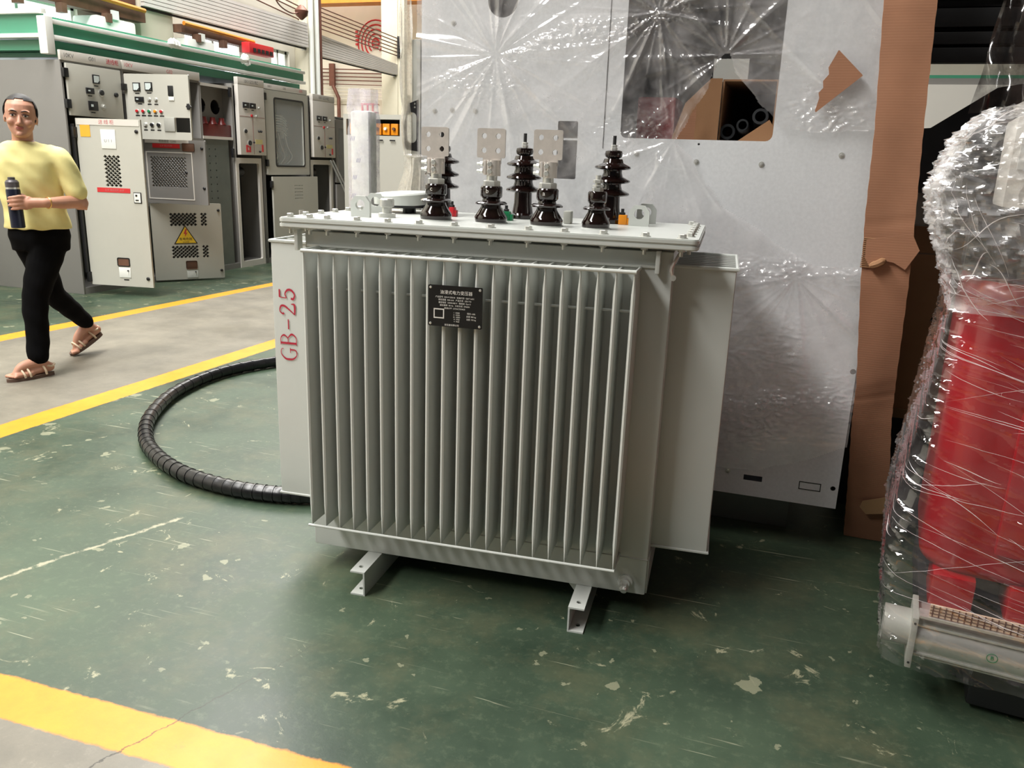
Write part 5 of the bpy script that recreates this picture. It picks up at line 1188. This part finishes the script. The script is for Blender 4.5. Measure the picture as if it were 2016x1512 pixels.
limb(hb, [(0, -.078, .112), (0, -.094, .09), (0, -.104, .072)], [.009, .010, .012], 10)          # nose
ell(hb, (-.011, -.094, .068), (.008, .009, .007)); ell(hb, (.011, -.094, .068), (.008, .009, .007))
ell(hb, (0, -.086, .016), (.018, .012, .014))                                                   # chin
for s in (-1, 1):
    ell(hb, (s*.040, -.070, .078), (.022, .018, .020)); ell(hb, (s*.030, -.078, .134), (.024, .012, .008))    # cheeks, brow ridge
    ell(hb, (s*.076, .008, .10), (.007, .017, .028))                                            # ears
ell(hb, (0, -.087, .047), (.021, .008, .009))
hb.transform(HM)
body = hb
limb(body, [neck+V((0, .005, -.08)), neck, neck+V((.008, -.004, .05))], [.062, .052, .052], 18)
torso(body, [(-4.085, 3.6, .80, .145, .10), (-4.085, 3.595, .98, .125, .09), (-4.08, 3.58, 1.12, .135, .10), (-4.08, 3.57, 1.22, .145, .090), (-4.078, 3.565, 1.28, .10, .065), (-4.076, 3.562, 1.33, .052, .048)])
limb(body, [shL+V((-.012, -.006, -.018)), elL, elL+V((-.005, -.01, -.005))], [.036, .038, .036]); limb(body, [elL, (elL+wrL)/2+V((.005, 0, 0)), wrL], [.037, .036, .026])
limb(body, [shR+V((.012, .006, -.018)), elR], [.036, .037]); limb(body, [elR, wrR], [.036, .024])
limb(body, [hipL, knL], [.075, .05]); limb(body, [knL, anL], [.048, .036]); limb(body, [hipR, knR], [.075, .05]); limb(body, [knR, anR], [.048, .036])
# hands: palm + five fingers
def hand_grip(b, wr, bot, r):
    """left hand closing round an upright flask from the camera side"""
    ax = V((bot.x, bot.y, 0)); to = (V((wr.x, wr.y, 0))-ax); a0 = math.atan2(to.y, to.x)
    def on(ang, z, rr): return V((bot.x+rr*math.cos(ang), bot.y+rr*math.sin(ang), z))
    pal = on(a0-.15, 1.0, r+.035)
    limb(b, [wr, (wr+pal)/2, pal], [.026, .028, .027], 12); ell(b, pal, (.020, .026, .036)); ell(b, on(a0-.3, 1.0, r+.016), (.018, .018, .036))
    for i, (dz, reach, fr) in enumerate(((.030, 1.75, .0092), (.010, 1.95, .0098), (-.011, 1.85, .0094), (-.031, 1.55, .0082))):
        z = 1.0+dz; p = [on(a0-.25, z, r+.02), on(a0-.25-reach*.3, z+.003, r+.012), on(a0-.25-reach*.6, z, r+.009), on(a0-.25-reach, z-.004, r+.007)]
        limb(b, p, [fr*1.15, fr*1.08, fr, fr*.82], 10, 4)
    p = [on(a0+.25, 1.015, r+.022), on(a0+.7, 1.03, r+.014), on(a0+1.2, 1.04, r+.011)]
    limb(b, p, [.013, .012, .0095], 10, 4)
RBOT = .036
hand_grip(body, wrL, BOT, RBOT)
def hand_relaxed(b, wr, d, side):
    d = d.normalized(); s = V((side.x, side.y, 0)).normalized(); pal = wr+d*.05; limb(b, [wr, pal], [.024, .027]); ell(b, pal+d*.02, (.030, .022, .03))
    for i in range(4):
        o0 = pal+d*.035+s*(-.024+.016*i); L_ = (.062, .070, .066, .052)[i]
        limb(b, [o0, o0+d*L_*.5, o0+d*L_*.9+V((0, -.012, 0))], [.009, .0085, .007], 8, 4)
    limb(b, [wr+d*.02-s*.02, pal-s*.038+V((0, -.01, 0)), pal-s*.040+d*.03+V((0, -.02, 0))], [.012, .011, .009], 8, 4)
hand_relaxed(body, wrR, V((.02, -.05, -1)), V((0, 1, 0)))
# feet
def foot(b, ank, toe, heel, lift):
    f_ = (toe-heel); f_.z = 0; f_.normalize(); s = V((-f_.y, f_.x, 0))
    limb(b, [ank, (ank+heel)/2+V((0, 0, .005)), heel+V((0, 0, .022))], [.034, .033, .026], 12)
    limb(b, [ank+f_*.01, ank*.45+toe*.55+V((0, 0, .018)), toe-f_*.035+V((0, 0, .006))], [.033, .027, .018], 12)
    limb(b, [heel+V((0, 0, .02)), (heel+toe)/2+V((0, 0, .008)), toe-f_*.03], [.026, .024, .016], 12)
    for s_o in (-.016, .018): limb(b, [heel*.5+toe*.5+s*s_o*.6, toe-f_*.035+s*s_o], [.024, .017], 10)
    for i in range(5):
        o_ = (-.032+.016*i); ln = (.030, .028, .024, .019, .013)[i]; r_ = (.0115, .0085, .008, .0075, .007)[i]
        st = toe-f_*.035+s*(o_*1.0)*(-1 if lift else 1); limb(b, [st, st+f_*ln+V((0, 0, -.004))], [r_, r_], 8, 3)
heL, heR = V((-4.015, 3.505, .03)), V((-4.222, 4.075, .13))
foot(body, anL, toeL+V((0, 0, .004)), heL, False); foot(body, anR, toeR, heR, True)
obj('body', remesh(body, .0042, 4), skin, PE)
# eyes, brows, mouth, hair
def onhead(nm, b, mt): b.transform(HM); return obj(nm, b, mt, PE)
for s in (-1, 1):
    b = NB(); ell(b, (s*.030, -.0795, .112), (.0125, .007, .0050)); onhead('eye', b, whiteprint)
    b = NB(); ell(b, (s*.030+.0, -.0845, .112), (.0058, .003, .0048)); onhead('iris', b, black)
    b = NB(); limb(b, [(s*.014, -.085, .1185), (s*.030, -.0885, .1195), (s*.046, -.080, .1165)], [.0022, .0026, .0018], 6, 3); onhead('eyelid', b, mat('lash', (70, 44, 36), .6) if 'lash' not in bpy.data.materials else bpy.data.materials['lash'])
    b = NB(); limb(b, [(s*.012, -.0885, .133), (s*.030, -.091, .138), (s*.050, -.079, .134)], [.0025, .0032, .0018], 6, 3); onhead('eyebrow', b, hairm)
b = NB(); ell(b, (0, -.0915, .0505), (.020, .006, .0042)); ell(b, (0, -.0905, .0430), (.017, .006, .0048)); onhead('lips', b, mat('lips', (166, 92, 84), .45))
b = NB(); nb = bmesh.new(); bmesh.ops.create_uvsphere(nb, u_segments=36, v_segments=24, radius=1); nb.transform(Matrix.Translation((0, .012, .135)) @ Matrix.Diagonal((.0845, .098, .098, 1)))
kill = [v for v in nb.verts if (v.co.y < -.012-.35*max(0, v.co.z-.15)-.1*abs(v.co.x) and v.co.z < .196-2.6*v.co.x**2) or v.co.z < .055]
bmesh.ops.delete(nb, geom=kill, context='VERTS'); bmesh.ops.solidify(nb, geom=nb.faces[:], thickness=.008); merge(b, nb)
ell(b, (0, .105, .10), (.032, .028, .034)); onhead('hair', b, hairm)
b = NB(); ell(b, (.079, .004, .073), (.0035, .0035, .0035)); onhead('earring', b, zinc)
# shirt
b = NB()
torso(b, [(-4.085, 3.605, .845, .178, .128), (-4.085, 3.60, .93, .168, .122), (-4.085, 3.59, 1.03, .163, .120), (-4.082, 3.58, 1.13, .168, .128), (-4.08, 3.57, 1.21, .178, .115), (-4.078, 3.567, 1.275, .160, .092), (-4.077, 3.565, 1.31, .112, .076), (-4.076, 3.56, 1.325, .066, .062)], 36)
limb(b, [shL+V((-.03, -.015, -.008)), shL+V((.015, .01, -.04)), elL*.8+shL*.2+V((0, 0, .005))], [.056, .060, .061], 16)
limb(b, [shR+V((.03, .015, -.008)), shR+V((-.015, -.01, -.04)), elR*.8+shR*.2], [.056, .060, .060], 16)
b = remesh(b, .007, 5)
for v in b.verts:
    x, y, z = v.co; n_ = v.normal
    f = .0035*math.sin(z*21+x*34+3*math.sin(y*15+z*6))*math.sin(x*37-z*13)+.0015*math.sin(z*70+y*50+x*40)
    v.co += n_*f
obj('t_shirt', b, shirt, PE)
# trousers
b = NB()
torso(b, [(-4.085, 3.605, .72, .150, .105), (-4.085, 3.605, .80, .165, .118), (-4.085, 3.605, .87, .155, .112)], 36)
limb(b, [hipL+V((0, 0, .0)), hipL*.5+knL*.5, knL, knL*.5+anL*.5, anL+V((0, 0, .035))], [.098, .088, .070, .062, .058], 18)
limb(b, [hipR, hipR*.5+knR*.5, knR, knR*.5+anR*.5, anR*.93+knR*.07+V((0, 0, .012))], [.098, .086, .066, .058, .050], 18)
b = remesh(b, .007, 4)
for v in b.verts:
    x, y, z = v.co; v.co += v.normal*(.003*math.sin(z*46+x*20)*math.sin(y*33+z*12))
obj('trousers', b, pants, PE)
# sandals: sole and straps
def sandal_at(heel, toe, ank, z0):
    f_ = (toe-heel); L_ = f_.length+.035; f_.normalize(); s = V((-f_.y, f_.x, 0)).normalized(); up_ = s.cross(f_)*-1; up_ = f_.cross(s)
    if up_.z < 0: up_ = -up_
    o_ = heel-up_*.010-f_*.022
    out = []
    for k_ in range(32):
        t_ = 2*PI*k_/32; u = L_*.5*(1-math.cos(t_)); w_ = math.sin(t_)*(.030+.014*u/L_); out.append((u, w_))
    M_ = basis(o_, f_, s)
    if (M_.to_3x3() @ V((0, 0, 1))).z < 0: M_ = basis(o_, f_, -s)
    b1 = NB(); plate(b1, out, [], M_, .022); so = obj('sandal_sole', b1, sole, PE)
    for (u, hgt) in ((.06, .050), (.145, .042), (.175, .036)):
        c = o_+f_*u; b1 = NB()
        p = [c+s*.042+up_*.0, c+s*.040+up_*hgt*.6+f_*.005, c+up_*(hgt+.012)+f_*.01, c-s*.040+up_*hgt*.6+f_*.005, c-s*.042]
        tube(b1, spline(p, 5), .0062, 6); obj('strap', b1, sandal, so)
    b1 = NB(); tube(b1, spline([heel+s*.034+up_*.03, ank+f_*.034-V((0, 0, .012)), heel-s*.034+up_*.03, heel-f_*.026+up_*.035, heel+s*.034+up_*.03], 5), .0065, 6); obj('strap', b1, sandal, so)
sandal_at(heL, toeL, anL, 0); sandal_at(heR, toeR, anR, .02)
b = NB(); Mr, _ = frame_to(wrL, elL); pts = [Mr @ V((.030*math.cos(t_), .030*math.sin(t_), .018)) for t_ in np.linspace(0, 2*PI, 17)[:-1]]; tube(b, pts, .0035, 6, closed=True); obj('bracelet', b, mat('gold', (220, 180, 110), .3, .9), PE)
# flask held in her hand: a thing of its own
FL = thing('flask', 'dark navy flask with grey lid held in the hand of the walking woman', 'flask', (BOT.x, BOT.y, .865))
Mb = Matrix.Translation((BOT.x, BOT.y, .862)) @ Matrix.Rotation(-.03, 4, 'Y')
b = NB(); lathe(b, [(.030, 0), (.035, .004), (.0355, .20), (.034, .208)], 28, Mb); obj('bottle_body', b, bottlem, FL)
b = NB(); lathe(b, [(.0335, .208), (.0335, .218)], 28, Mb); obj('steel_band', b, zinc, FL)
b = NB(); lathe(b, [(.034, .218), (.034, .245), (.026, .256), (.018, .258), (.018, .270), (.012, .272)], 28, Mb); obj('lid', b, flaskdark, FL)
